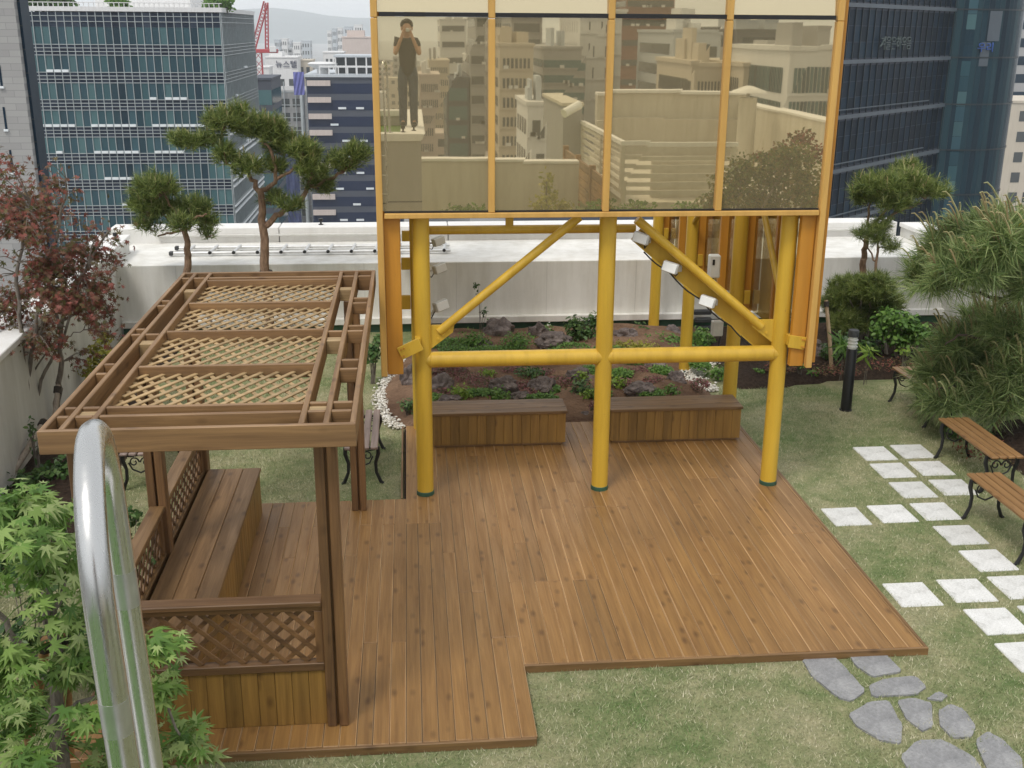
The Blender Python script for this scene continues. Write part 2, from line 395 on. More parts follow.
# planting soil: raised bed behind the deck, sheets a little above the turf
def sheet(name, poly, mat, z0=0.0, rise=0.12, amp=0.05, res=0.12, seed=0):
    """an uneven mound of soil filling a polygon"""
    xs = [p[0] for p in poly]; ys = [p[1] for p in poly]
    def inside(x, y):
        c = False; n = len(poly)
        for i in range(n):
            x1, y1 = poly[i]; x2, y2 = poly[(i+1) % n]
            if (y1 > y) != (y2 > y) and x < (x2-x1)*(y-y1)/(y2-y1)+x1: c = not c
        return c
    def edged(x, y):
        d = 9
        for i in range(len(poly)):
            a = Vector((*poly[i], 0)); b = Vector((*poly[(i+1) % len(poly)], 0)); p = Vector((x, y, 0))
            tt = max(0, min(1, (p-a).dot(b-a)/(b-a).length_squared)); d = min(d, (p-a-(b-a)*tt).length)
        return d
    nx = int((max(xs)-min(xs))/res)+2; ny = int((max(ys)-min(ys))/res)+2
    m = MB(); idx = {}
    for i in range(nx):
        for j in range(ny):
            x = min(xs)+i*res; y = min(ys)+j*res
            ins = inside(x, y); e = edged(x, y)
            h = (min(1, e/0.5)*rise+amp*mnoise.noise((x*2.1, y*2.1, seed))*min(1, e/0.2)+0.006) if ins else -0.05
            idx[(i, j)] = (len(m.v), ins or e < res); m.v.append((x, y, z0+h))
    for i in range(nx-1):
        for j in range(ny-1):
            q = [idx[(i, j)], idx[(i+1, j)], idx[(i+1, j+1)], idx[(i, j+1)]]
            if sum(k[1] for k in q) >= 4: m.f.append(tuple(k[0] for k in q)); m.m.append(0)
    return tag(m.build(name, mat, smooth=False, fix=False), kind='structure')
BED = [(-0.1, 11.66), (-0.25, 11.8), (-0.42, 12.4), (-0.45, 13.0), (-0.38, 13.7), (-0.2, 14.3), (-0.05, 15.0), (-0.05, 15.9), (4.3, 15.9), (3.9, 14.3), (3.55, 13.5), (3.68, 12.7), (3.75, 11.66)]
def bed_h(x, y): return 0.0
sheet('garden_soil', BED, M['soil'], rise=0.16, amp=0.07)
sheet('dark_soil', [(4.0, 12.75), (4.7, 12.85), (5.6, 13.1), (6.6, 13.1), (7.3, 12.2), (8.1, 11.8), (8.1, 15.85), (4.45, 15.85), (4.1, 14.3)], M['dark_soil'], rise=0.14, amp=0.06, seed=3)
sheet('leaf_mulch', [(5.95, 4.0), (8.1, 4.0), (8.1, 11.7), (6.9, 11.5), (6.1, 10.9), (6.15, 9.0), (5.75, 7.9)], M['dark_soil'], rise=0.12, amp=0.05, seed=5)
sheet('tree_pit_soil', [(-3.2, 4.0), (-1.75, 4.0), (-1.5, 5.1), (-1.75, 5.72), (-2.3, 5.75), (-2.75, 6.2), (-3.2, 6.3)], M['dark_soil'], rise=0.06, amp=0.04, seed=6)
sheet('wall_bed_soil', [(-3.95, 8.5), (-3.3, 8.4), (-2.9, 9.3), (-3.0, 11.5), (-3.3, 13.5), (-3.2, 15.85), (-4.25, 15.85)], M['dark_soil'], rise=0.08, amp=0.04, seed=8)

# ================================================================== walls
back = thing('podium_wall', 'long white rendered podium wall with broad ledge and parapet behind the rock garden', 'wall', (2, 16, 0))
m = MB(); m.box(-4.4, 12.5, 15.95, 17.7, 0.0, 1.035, 0.008); m.build('ledge', M['white_wall'], back)
m = MB()
for i in range(11): m.box(-3.4+i*1.35, -3.392+i*1.35, 15.9462, 15.9488, 0.24, 1.03)
m.build('panel_joint', M['grey_render'], back)
m = MB(); m.box(-4.2, 12.5, 15.84, 15.948, 0.13, 0.225, 0.006); m.build('plinth', M['white_wall'], back)
m = MB(); m.box(-4.2, 12.5, 15.9, 15.947, -0.02, 0.13); m.build('membrane_strip', M['green_membrane'], back)
m = MB()
xs = [-4.75, -2.1, 0.6, 3.3, 6.0, 8.15]
for a, b in zip(xs[:-1], xs[1:]): m.box(a+0.006, b-0.006, 17.703, 18.15, 0.0, 1.27, 0.01)
m.build('parapet', M['cap'], back)
m = MB(); m.box(-4.0, 8.0, 17.64, 17.70, 1.14, 1.17, 0.004); m.build('drip_rail', M['grey_render'], back)

def run_wall(name, label, p0, p1, h, th, mat, capm=None, capw=0.06, capt=0.07, side=1):
    """wall between two ground points; th to the given side"""
    root = thing(name, label, 'wall', ((p0[0]+p1[0])/2, (p0[1]+p1[1])/2, 0))
    a = Vector((*p0, 0)); b = Vector((*p1, 0)); d = (b-a).normalized(); n = Vector((-d.y, d.x, 0))*side
    L = (b-a).length; k = MB(); z = Vector((0, 0, 1))
    k.obox((a+b)/2+n*th/2+z*(h/2), (L/2, th/2, h/2), (d, n, z), 0.01); k.build('wall_face', mat, root)
    if capm:
        k = MB(); cnt = max(1, int(L/2.4)); s = L/cnt
        for i in range(cnt):
            c = a+d*(s*(i+0.5))+n*th/2+z*(h+capt/2)
            k.obox(c, (s/2-0.004, th/2+capw/2, capt/2), (d, n, z), 0.008)
        k.build('coping', capm, root)
    return root
run_wall('parapet_wall', 'white coped parapet wall running along the left edge behind the red maple', (-3.45, -0.5), (-4.275, 17.0), 1.235, 0.42, M['grey_render'], M['cap'])
run_wall('parapet_wall', 'grey parapet wall along the right edge half hidden by the long needled pine', (8.2, 1.0), (8.2, 17.69), 1.2, 0.4, M['grey_render'], M['cap'], side=-1)

# ================================================================== deck
deck = thing('wooden_deck', 'brown stained timber deck of long narrow boards with stepped outline', 'deck', (1.6, 8.5, 0))
DZ = 0.062
m = MB(); bw = 0.1035
def deck_span(x):
    if x < -0.13: return 5.86, 9.61
    if x < 0.71: return 5.86, 11.62
    return 6.69, 11.62
x = -2.17
edges = []
while x < 3.64:
    x1 = min(x+bw, 3.645); c = (x+x1)/2; y0, y1 = deck_span(c)
    # long boards butt jointed at random
    y = y0+random.choice((1.2, 1.9, 2.6, 3.2)); cuts = [y0]
    while y < y1-0.5: cuts.append(y); y += 3.6
    cuts.append(y1)
    for a, b in zip(cuts[:-1], cuts[1:]):
        dz = random.uniform(-0.0012, 0.0012)
        m.box(x+0.0013, x1-0.0013, a+(0.001 if a > y0 else 0), b-(0.001 if b < y1 else 0), DZ-0.026+dz, DZ+dz, random.choice((0.003, 0.005, 0.0065)))
    x = x1
o = m.build('deck_board', [M['deck'], M['deck_edge']], deck); o['kind'] = 'stuff'
for p in o.data.polygons: p.material_index = 1 if 0.2 < p.normal.z < 0.95 and abs(p.normal.x) > 0.3 else 0
m = MB()
for (x0, x1, y0, y1) in ((-2.19, 0.72, 5.835, 5.857), (0.70, 3.67, 6.665, 6.688)): m.box(x0, x1, y0, y1, 0.0, DZ-.002, 0.003)
m.build('front_fascia', M['lid_x'], deck)
for (x0, x1, y0, y1) in ((0.7115, 0.722, 5.857, 6.664), (3.647, 3.67, 6.69, 11.63), (-2.19, -2.172, 5.858, 9.62), (-0.15, -0.132, 9.63, 11.63)):
    m = MB(); m.box(x0, x1, y0, y1, 0.0, DZ-.002, 0.003); m.build('side_fascia', M['lid_y'], deck)
m = MB(); m.box(-2.15, 0.70, 5.86, 9.6, 0.0, 0.03); m.box(-0.12, 0.70, 9.6, 11.6, 0.0, 0.03); m.box(0.70, 3.64, 6.69, 11.6, 0.0, 0.03)
m.build('joist', M['dark_soil'], deck)

# ================================================================== pergola
pg = thing('pergola', 'open timber pergola with lattice roof and low lattice sides at the left of the deck', 'pergola', (-1.25, 8.0, DZ))
RZ = 2.17
def post(x, y, top=RZ-0.12):
    k = MB()
    k.box(x-0.066, x-0.008, y-0.058, y+0.058, DZ, top, 0.006); k.box(x+0.008, x+0.066, y-0.058, y+0.058, DZ, top, 0.006)
    k.box(x-0.0075, x+0.0075, y-0.02, y+0.02, DZ, top-0.01)
    k.build('post', M['dk_z'], pg)
LX = -1.93
for (px, py) in ((-0.53, 6.12), (-0.53, 9.42), (LX, 6.12), (LX, 7.78), (LX, 9.42)): post(px, py)
X0, X1, Y0, Y1 = -2.085, -0.335, 5.90, 10.08
bd, bt = 0.14, 0.034
m = MB(); m.box(X0, X1, Y0, Y0+bt, RZ-bd, RZ, 0.004); m.build('rim_beam', M['wood_x'], pg)
m = MB(); m.box(X0, X1, Y1-bt, Y1, RZ-bd, RZ, 0.004); m.build('rim_beam', M['wood_x'], pg)
m = MB(); m.box(X0, X0+bt, Y0+bt+0.001, Y1-bt-0.001, RZ-bd, RZ-0.001, 0.004); m.build('rim_beam', M['wood_y'], pg)
m = MB(); m.box(X1-bt, X1, Y0+bt+0.001, Y1-bt-0.001, RZ-bd, RZ-0.001, 0.004); m.build('rim_beam', M['wood_y'], pg)
RAF = (-1.965, -1.83, -0.645, -0.505)
for rx in RAF:
    k = MB(); k.box(rx-0.017, rx+0.017, Y0+bt+0.001, Y1-bt-0.001, RZ-bd, RZ-0.002, 0.004); k.build('rafter', M['wood_y'], pg)
bays = [(X0+bt, RAF[0]-0.017), (RAF[0]+0.017, RAF[1]-0.017), (RAF[1]+0.017, RAF[2]-0.017), (RAF[2]+0.017, RAF[3]-0.017), (RAF[3]+0.017, X1-bt)]
for cy, which in ((6.155, (0, 1, 2, 3, 4)), (6.31, (0, 1, 2, 3, 4)), (7.13, (2,)), (8.02, (2,)), (8.9, (2,)), (9.86, (0, 1, 2, 3, 4)), (6.99, (0, 4)), (7.2, (0, 4)), (7.95, (0, 1, 3, 4)), (8.1, (0, 4)), (8.83, (0, 4)), (9.0, (0, 4)), (9.75, (2,))):
    for w in which:
        a, b = bays[w]; k = MB()
        z0 = RZ-bd+0.002 if cy in (6.155, 6.31, 9.86) else RZ-0.10
        k.box(a+0.001, b-0.001, cy-0.016, cy+0.016, z0, RZ-0.004, 0.004)
        k.build('cross_beam', M['wood_x'], pg)
for y in (6.232, 7.78, 9.42):   # blocks over the posts
    for q in (0, 2):
        k = MB(); k.box(RAF[q]+0.018, RAF[q+1]-0.018, y-0.05, y+0.05, RZ-0.12, RZ-0.02, 0.003); k.build('post_block', M['lattice'], pg)

def lattice(u0, u1, v0, v1, pitch, w, th, place, mat, slope=1.0):
    """two layers of diagonal strips clipped to a rectangle; place(u,v,n)->world"""
    k = MB()
    def seg(sgn, c):
        pts = []
        for u in (u0, u1):
            v = sgn*slope*u+c
            if v0 <= v <= v1: pts.append((u, v))
        for v in (v0, v1):
            u = (v-c)/(sgn*slope)
            if u0 < u < u1: pts.append((u, v))
        if len(pts) < 2: return None
        pts.sort(); a, b = pts[0], pts[-1]
        return (a, b) if math.hypot(a[0]-b[0], a[1]-b[1]) > 0.03 else None
    st = pitch*math.sqrt(1+slope*slope)
    for sgn, n in ((1, th*0.52), (-1, -th*0.52)):
        lo = min(v0-sgn*slope*u0, v0-sgn*slope*u1); hi = max(v1-sgn*slope*u0, v1-sgn*slope*u1)
        c = lo+st*0.5
        while c < hi:
            sg = seg(sgn, c)
            if sg:
                p = place(sg[0][0], sg[0][1], n); q = place(sg[1][0], sg[1][1], n)
                up = (place(0, 0, 1)-place(0, 0, 0))
                k.bar(p, q, w, th, up, 0.002)
            c += st
    return k
for (ya, yb) in ((6.33, 7.11), (7.15, 8.0), (8.04, 8.88), (8.92, 9.73)):
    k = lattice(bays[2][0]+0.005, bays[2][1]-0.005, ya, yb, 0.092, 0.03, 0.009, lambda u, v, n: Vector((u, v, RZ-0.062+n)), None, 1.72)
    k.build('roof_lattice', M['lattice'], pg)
# front lattice screen
def screen_x(y, x0, x1, ztop, name='side_screen'):
    fr = MB()
    fr.box(x0, x1, y-0.055, y+0.055, ztop-0.034, ztop, 0.005)
    fr.box(x0, x1, y-0.03, y+0.03, ztop-0.075, ztop-0.036, 0.003)
    fr.box(x0, x1, y-0.035, y+0.035, 0.46, 0.515, 0.004)
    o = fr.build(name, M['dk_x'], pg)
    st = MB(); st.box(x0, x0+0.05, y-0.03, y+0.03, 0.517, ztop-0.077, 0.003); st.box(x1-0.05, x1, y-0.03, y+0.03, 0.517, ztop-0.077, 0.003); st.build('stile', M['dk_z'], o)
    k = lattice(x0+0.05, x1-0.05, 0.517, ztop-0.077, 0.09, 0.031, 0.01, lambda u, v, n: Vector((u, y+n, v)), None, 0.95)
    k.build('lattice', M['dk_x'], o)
    k = MB(); n = int((x1-x0)/0.105); s = (x1-x0)/n
    for i in range(n): k.box(x0+i*s+0.001, x0+(i+1)*s-0.001, y-0.02, y+0.02, DZ+0.002, 0.459, 0.002)
    k.build('board_panel', M['panel'], o)
def screen_y(x, y0, y1, ztop):
    fr = MB()
    fr.box(x-0.055, x+0.055, y0, y1, ztop-0.034, ztop, 0.005)
    fr.box(x-0.03, x+0.03, y0, y1, ztop-0.09, ztop-0.036, 0.003)
    fr.box(x-0.035, x+0.035, y0, y1, 0.46, 0.515, 0.004)
    o = fr.build('side_screen', M['lid_y'], pg)
    st = MB(); st.box(x-0.03, x+0.03, y0, y0+0.05, 0.517, ztop-0.092, 0.003); st.box(x-0.03, x+0.03, y1-0.05, y1, 0.517, ztop-0.092, 0.003); st.build('stile', M['dk_z'], o)
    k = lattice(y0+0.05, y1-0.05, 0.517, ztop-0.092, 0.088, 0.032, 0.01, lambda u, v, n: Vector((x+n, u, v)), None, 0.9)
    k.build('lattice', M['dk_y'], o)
    k = MB(); k.box(x-0.02, x+0.02, y0, y1, DZ+0.002, 0.459, 0.002); k.build('board_panel', M['panel'], o)
screen_x(6.12, LX+0.068, -0.598, 0.955)
screen_y(LX, 6.18, 7.718, 0.90)
screen_y(LX, 7.842, 9.36, 0.90)

bench = thing('fitted_bench', 'long brown board bench along the lattice screen under the pergola', 'bench', (-1.6, 7.9, DZ))
k = MB()
for i in range(3): k.box(-1.868+i*0.1567, -1.868+(i+1)*0.1567-0.003, 6.2, 9.4, 0.475, 0.505, 0.004)
k.build('seat', M['lid_y'], bench)
k = MB(); n = 30
for i in range(n): k.box(-1.435, -1.415, 6.22+i*3.17/n, 6.22+(i+1)*3.17/n-0.002, DZ+0.002, 0.474, 0.002)
k.box(-1.86, -1.436, 9.365, 9.385, DZ+0.002, 0.474, 0.002)
k.build('apron', M['panel'], bench)

def chest(x0, x1, label):
    o = thing('box_bench', label, 'bench', ((x0+x1)/2, 11.1, DZ))
    k = MB()
    for j in range(3): k.box(x0-0.015, x1+0.015, 10.885+j*0.142, 10.885+(j+1)*0.142-0.002, 0.425, 0.455, 0.004)
    k.build('seat', M['lid_x'], o)
    k = MB(); n = 15; s = (x1-x0)/n
    for i in range(n): k.box(x0+i*s+0.001, x0+(i+1)*s-0.001, 10.905, 10.925, DZ+0.03, 0.423, 0.002)
    k.box(x0, x0+0.02, 10.927, 11.28, DZ+0.03, 0.423, 0.002); k.box(x1-0.02, x1, 10.927, 11.28, DZ+0.03, 0.423, 0.002); k.box(x0+0.021, x1-0.021, 11.26, 11.28, DZ+0.03, 0.423)
    k.build('side_panel', M['panel'], o)
    k = MB(); k.box(x0+0.03, x1-0.03, 10.94, 11.25, DZ, DZ+0.06); k.build('plinth', M['wood_x'], o)
chest(0.18, 1.60, 'low brown board box bench on the deck behind the left yellow column')
chest(2.09, 3.51, 'low brown board box bench on the deck between the middle and right yellow columns')

# ================================================================== mirrored pavilion on yellow steel
pv = thing('mirrored_pavilion', 'bronze mirror glass box raised on round yellow steel columns', 'pavilion', (1.77, 9.7, DZ))
CX = (0.085, 1.770, 3.450); CY = 9.72; CR = 0.078; TOP = 5.6
RYS = (11.57, 13.62, 15.56)
def column(x, y, z0=0.0, foot=True):
    k = MB(); k.cyl((x, y, z0), (x, y, TOP), CR, 28); o = k.build('column', M['yellow'], pv, True)
    k = MB(); k.lathe((x, y, 0), [(CR+0.002, z0), (CR+0.006, z0), (CR+0.006, z0+0.035), (CR+0.001, z0+0.04)], 28); k.build('foot_ring', M['green_membrane'], o, True)
for x in CX: column(x, CY, DZ)
for y in RYS: column(3.57, y); column(0.06, y)
zb = 1.40
for a, b in ((CX[0], CX[1]), (CX[1], CX[2])):
    k = MB(); k.cyl((a, CY, zb), (b, CY, zb), 0.074, 28); o = k.build('cross_beam', M['yellow'], pv, True)
    for xe, dd in ((a, CR*.93), (b, -CR*.93)):
        k = MB(); k.tube([(xe+dd-.006, CY, zb), (xe+dd, CY, zb), (xe+dd+.006, CY, zb)], [.0755, .0785, .0755], 28); k.build('weld_bead', M['yellow'], o, True)
k = MB(); k.cyl((CX[0], 9.92, 2.565), (2.06, 9.92, 2.565), 0.04, 18); k.build('tie_beam', M['yellow'], pv, True)
k = MB(); k.box(0.86, 0.93, 9.90, 9.94, 2.595, 2.78); k.build('hanger', M['yellow'], pv)
for p, q in (((3.52, 9.8, 1.68), (3.56, 11.2, 2.95)), ((3.57, 13.55, 2.0), (3.57, 12.3, 2.95)), ((3.57, 13.7, 2.0), (3.57, 14.6, 2.8))):
    k = MB(); k.cyl(p, q, 0.032, 14); k.build('brace', M['yellow'], pv, True)
k = MB(); k.cyl((0.06, 15.56, 3.1), (3.57, 15.56, 3.1), 0.05, 16); k.build('tie_beam', M['yellow'], pv, True)
# front braces with gusset plates
k = MB(); k.cyl((0.235, CY, 1.665), (1.51, CY, 2.71), 0.04, 18); k.build('brace', M['yellow'], pv, True)
k = MB(); k.cyl((2.03, CY, 2.68), (3.26, CY, 1.66), 0.042, 18); k.build('brace', M['yellow'], pv, True)
for s, xg in ((1, CX[0]+CR), (-1, CX[2]-CR)):
    k = MB(); p = [(xg-s*0.01, CY-0.008, 1.73), (xg+s*0.13, CY-0.008, 1.73), (xg+s*0.22, CY-0.008, 1.76), (xg+s*0.20, CY-0.008, 1.66), (xg-s*0.01, CY-0.008, 1.50)]
    q = [(a, b+0.016, c) for a, b, c in p]; n = len(p)
    k.add(p+q, [tuple(range(n)), tuple(range(n, 2*n))[::-1]]+[(i, (i+1) % n, n+(i+1) % n, n+i) for i in range(n)])
    g = k.build('gusset_plate', M['yellow'], pv)
    k = MB()
    for bx, bz in ((0.06, 1.60), (0.11, 1.64), (0.16, 1.68)): k.tube([(xg+s*bx, CY-0.02, bz), (xg+s*bx, CY-0.006, bz)], 0.012, 8)
    k.build('bolt', M['yellow'], g)
# channel carrying the lights, behind the right brace, mirrored behind the left
for s, xa, xb in ((1, 2.08, 3.42),):
    k = MB(); a = Vector((2.06, 9.86, 2.53)); b = Vector((3.42, 9.86, 1.38))
    k.bar(a, b, 0.012, 0.15, (0, 1, 0)); d = (b-a).normalized(); nrm = d.cross(Vector((0, 1, 0))).normalized()
    # web is vertical plane; flanges top and bottom
    o = MB()
    o.obox((a+b)/2, ((b-a).length/2, 0.006, 0.07), (d, Vector((0, 1, 0)), nrm))
    for q in (-1, 1): o.obox((a+b)/2+nrm*0.07*q+Vector((0, -0.03, 0)), ((b-a).length/2, 0.035, 0.005), (d, Vector((0, 1, 0)), nrm))
    o.build('light_channel', M['yellow'], pv)
    k = MB(); k.tube([a.lerp(b, t_)+Vector((0, -.075, -.09-.03*abs(math.sin(t_*14)))) for t_ in [i_/22 for i_ in range(1, 19)]], .008, 6); k.build('cable', M['black'], pv, True)
# corner brackets out to the fins
for (x0, x1, z0, z1) in ((CX[0]-0.02, -0.125, 1.60, 1.51), (CX[2]+0.03, 3.635, 1.56, 1.535)):
    k = MB(); k.bar((x0, 9.553, z0), (x1, 9.553, z1), 0.016, 0.12, (0, 0, 1), 0.003); k.box(min(x0, x0+.05*(1 if x1 > x0 else -1)), max(x0, x0+.05*(1 if x1 > x0 else -1)), 9.5615, 9.665, z0-.05, z0+.045)
    o = k.build('bracket', M['yellow'], pv); k = MB()
    for f in (0.80, 0.93):
        for dz in (-.035, .035): p = Vector((x0, 9.553, z0)).lerp(Vector((x1, 9.553, z1)), f); k.tube([p+Vector((0, -.02, dz)), p+Vector((0, -.0085, dz))], .009, 8)
    k.build('bolt', M['orange'], o)
for y in RYS:
    k = MB(); k.bar((-0.02, y, 1.5), (-0.13, y, 1.5), 0.05, 0.15, (0, 0, 1), 0.004); k.build('bracket', M['yellow'], pv)
    k = MB(); k.bar((3.65, y, 1.5), (3.72, y, 1.5), 0.05, 0.15, (0, 0, 1), 0.004); k.build('bracket', M['yellow'], pv)
# mirror front
PX = [-0.265, 0.703, 1.705, 2.713, 3.672]
ZB, ZM = 2.795, 4.415
k = MB(); k.box(PX[0]+0.04, PX[4]-0.04, MY-0.05, MY+0.04, ZB-0.055, ZB-0.012, 0.004); k.build('sill_rail', M['frame'], pv)
k = MB(); k.box(PX[0]+0.04, PX[4]-0.04, MY-0.01, MY+0.03, ZB-0.011, ZB+0.004); k.build('gasket', M['black'], pv)
k = MB(); k.box(PX[0]+0.04, PX[4]-0.04, MY-0.02, MY+0.03, ZM-0.017, ZM+0.017); k.build('transom', M['black'], pv)
k = MB(); k.box(PX[0]+0.04, PX[4]-0.04, MY-0.05, MY+0.04, TOP-0.04, TOP, 0.004); k.build('head_rail', M['frame'], pv)
for i, x in enumerate(PX):
    z0 = 1.31 if i in (0, 4) else ZB-0.011
    k = MB(); k.box(x-0.028, x+0.028, MY-0.04, MY+0.03, z0, ZM-0.03, 0.006); k.box(x-0.028, x+0.028, MY-0.04, MY+0.03, ZM-0.027, TOP, 0.006)
    k.build('mullion', M['frame'], pv)
for i in range(4):
    a, b = PX[i]+0.028, PX[i+1]-0.028
    t0, t1, t2 = ((.0008, -.0006, .0009), (-.0009, .0007, -.0004), (.0004, .0010, -.0009), (-.0006, -.0010, .0008))[i]   # panes never sit perfectly in one plane
    z0, z1 = ZB+0.005, ZM-0.018; k = MB()
    k.add([(a, MY, z0), (b, MY+t0, z0), (b, MY+t1, z1), (a, MY+t2, z1), (a, MY+.012, z0), (b, MY+.012+t0, z0), (b, MY+.012+t1, z1), (a, MY+.012+t2, z1)], [(0, 1, 2, 3), (7, 6, 5, 4), (0, 4, 5, 1), (1, 5, 6, 2), (2, 6, 7, 3), (3, 7, 4, 0)]); k.build('mirror_pane', M['mirror'], pv)
    z0, z1 = ZM+0.018, TOP-0.042; ti = 0.0 if i == 2 else math.tan(R(4.0))*(z1-z0)
    k = MB(); k.add([(a, MY+0.004, z0), (b, MY+0.004, z0), (b, MY+0.004+ti, z1), (a, MY+0.004+ti, z1), (a, MY+0.016, z0), (b, MY+0.016, z0), (b, MY+0.016+ti, z1), (a, MY+0.016+ti, z1)],
          [(0, 1, 2, 3), (7, 6, 5, 4), (0, 4, 5, 1), (1, 5, 6, 2), (2, 6, 7, 3), (3, 7, 4, 0)]); k.build('mirror_pane', M['mirror'], pv)
# corner fins
for s, x0, x1 in ((1, -0.236, -0.095), (-1, 3.64, 3.51)):
    k = MB(); k.box(min(x0, x1), max(x0, x1), MY+0.03, MY+0.1, 1.31, ZB-0.06, 0.005); k.build('corner_fin', M['orange'], pv)
# flanks: fins and tinted panes
for side, xf in ((1, 3.74), (-1, -0.23)):
    ys = [MY+0.1+i*1.0 for i in range(7)]
    for i, y in enumerate(ys):
        k = MB(); k.box(xf-(0.09 if side > 0 else 0.04), xf+(0.03 if side > 0 else 0.08), y-0.03, y+0.03, 1.33, TOP, 0.005); k.build('flank_mullion', M['orange'], pv)
        if i < 6:
            k = MB(); k.box(xf+0.0, xf+0.012, y+0.031, y+0.969, 1.36, TOP-0.02); k.build('flank_pane', M['flank'], pv)

# ---- floodlights and boxes
def floodlight(label, p, face, arm):
    """small rectangular floodlight: housing, lens, yoke; face = +-1 in x"""
    o = thing('floodlight', label, 'floodlight', p, 0, 'small floodlights on the yellow steel')
    P = Vector(p); k = MB()
    d = Vector((face*0.45, -0.8, 0.12)).normalized(); sx = Vector((0, 1, 0)).cross(d).normalized(); sy = d.cross(sx)
    k.obox(P+d*0.05, (0.035, 0.075, 0.05), (d, sy, sx), 0.012)
    for q in range(4): k.obox(P+d*0.005+sy*(-0.045+q*0.03), (0.012, 0.004, 0.04), (d, sy, sx))
    k.build('housing', M['lampgrey'], o)
    k = MB(); k.obox(P+d*0.09, (0.006, 0.065, 0.042), (d, sy, sx), 0.003); k.build('lens', M['lampwhite'], o)
    k = MB(); k.tube([P, P-d*0.04+Vector((0, 0, -0.02)), P+Vector((arm[0], arm[1], arm[2]))], 0.012, 8); k.obox(P+Vector((arm[0], arm[1], arm[2])), (0.03, 0.03, 0.03), None, 0.006)
    k.build('yoke', M['lampgrey'], o)
    k = MB(); q0 = P+Vector(arm); k.tube([P, P+Vector((arm[0]*0.5, arm[1]*0.5, -0.1)), q0+Vector((0, 0, -0.05))], 0.006, 6); k.build('cable', M['black'], o)
floodlight('uppermost white floodlight beside the left yellow column', at(436, 241, 12.6), 1, (-0.10, 0, -0.03))
floodlight('middle white floodlight beside the left yellow column', at(437, 268, 11.6), 1, (-0.12, 0, -0.03))
floodlight('lowest white floodlight beside the left yellow column above its brace', at(438, 305, 10.5), 1, (-0.10, 0, -0.14))
floodlight('uppermost white floodlight on the right diagonal channel', at(643, 238, 9.80), -1, (0.05, 0.04, -0.02))
floodlight('middle white floodlight on the right diagonal channel', at(672, 267, 9.80), -1, (0.07, 0.04, -0.02))
floodlight('lowest white floodlight on the right diagonal channel', at(709, 301, 9.80), -1, (0.06, 0.04, -0.02))
p = at(714, 266, 11.45); o = thing('junction_box', 'white control box with dark slot hanging high on a rear yellow column', 'box', p)
k = MB(); k.obox(p, (0.06, 0.05, 0.125), None, 0.012); k.build('case', M['lampwhite'], o)
k = MB(); k.obox(p+Vector((-0.02, -0.052, 0.05)), (0.012, 0.004, 0.03)); k.build('slot', M['black'], o)
k = MB(); k.tube([p+Vector((0, 0, -0.12)), p+Vector((-0.03, 0.02, -0.25)), p+Vector((-0.1, 0.05, -0.3))], 0.01, 8); k.build('conduit', M['black'], o)
p = at(717, 328, 11.42); o = thing('ballast_box', 'grey ballast box on a dark conduit beside the second right column', 'box', p)
k = MB(); k.obox(p, (0.06, 0.045, 0.085), None, 0.01); k.build('case', M['lampgrey'], o)
k = MB(); k.tube([p+Vector((0.05, 0, 0.3)), p+Vector((0.055, 0, 0)), p+Vector((0.03, 0, -0.2)), p+Vector((0, 0, -0.32))], 0.012, 8); k.build('conduit', M['black'], o)
k = MB()
for i in range(3): k.obox(at(702, 312+i*8, 15.7)+Vector((0.02*i, 0, 0)), (0.14-0.01*i, 0.05, 0.035), None, 0.015)
tag(k.build('rubber_pads', M['darkgrey'], loc=at(702, 320, 15.7)), 'stack of dark rubber pads propped against the white podium', 'rubber pads')

# ================================================================== iron benches
def bench_proto(label, slatmat):
    o = thing('garden_bench', label, 'bench', (0, 0, 0), 0, 'slatted garden benches with black iron ends')
    L, W, Hs = 1.13, 0.335, 0.42
    for i in range(4):
        k = MB(); x = -W/2+0.042+i*0.084
        k.box(x-0.036, x+0.036, -L/2, L/2, Hs-0.026, Hs, 0.006); k.build('slat', slatmat, o)
    for s in (-1, 1):
        y = s*(L/2-0.1); k = MB()
        for q in (-1, 1):
            k.tube([(q*(W/2-0.01), y, Hs-0.03), (q*(W/2-0.005), y, Hs-0.1), (q*(W/2-0.035), y, Hs-0.2), (q*(W/2-0.03), y, 0.12), (q*(W/2+0.01), y, 0.02), (q*(W/2+0.035), y, 0.0)], [0.02, 0.021, 0.017, 0.016, 0.018, 0.016], 8)
        k.box(-W/2+0.005, W/2-0.005, y-0.014, y+0.014, Hs-0.05, Hs-0.0275, 0.003)
        f = k.build('leg_frame', M['iron'], o, True)
        k = MB()
        for q in (-1, 1):      # scroll ornament
            pts = []
            for a in range(22):
                th = a/21*2.3*math.pi; rr = 0.052-0.036*a/21
                pts.append((q*(0.055-rr*math.cos(th)*0.95), y, Hs-0.125+rr*math.sin(th)))
            k.tube(pts, 0.007, 6)
            k.tube([(q*0.107, y, Hs-0.13), (q*0.075, y, Hs-0.2), (0, y, Hs-0.235)], 0.008, 6)
            k.tube([(q*0.13, y, Hs-0.06), (q*0.08, y, Hs-0.068), (0, y, Hs-0.055)], 0.007, 6)
        k.build('scroll', M['iron'], f, True)
    return o
bA = bench_proto('slatted bench with black iron ends nearest the stepping slabs, cut off by the right edge', M['bench_slat'])
bA.location = (5.24, 8.43, 0)
bB = copy_tree(bA); bB.location = (5.68, 9.92, 0); bB['label'] = 'slatted bench with black iron ends right of the topmost white slabs, under the pine'
bC = copy_tree(bA); bC.location = (5.97, 11.76, 0); bC['label'] = 'slatted bench half buried in pine needles behind the black bollard'
bD = bench_proto('weathered grey slatted bench standing on the grass right of the pergola post', M['bench_slat_grey'])
bD.location = (-0.53, 10.62, 0)
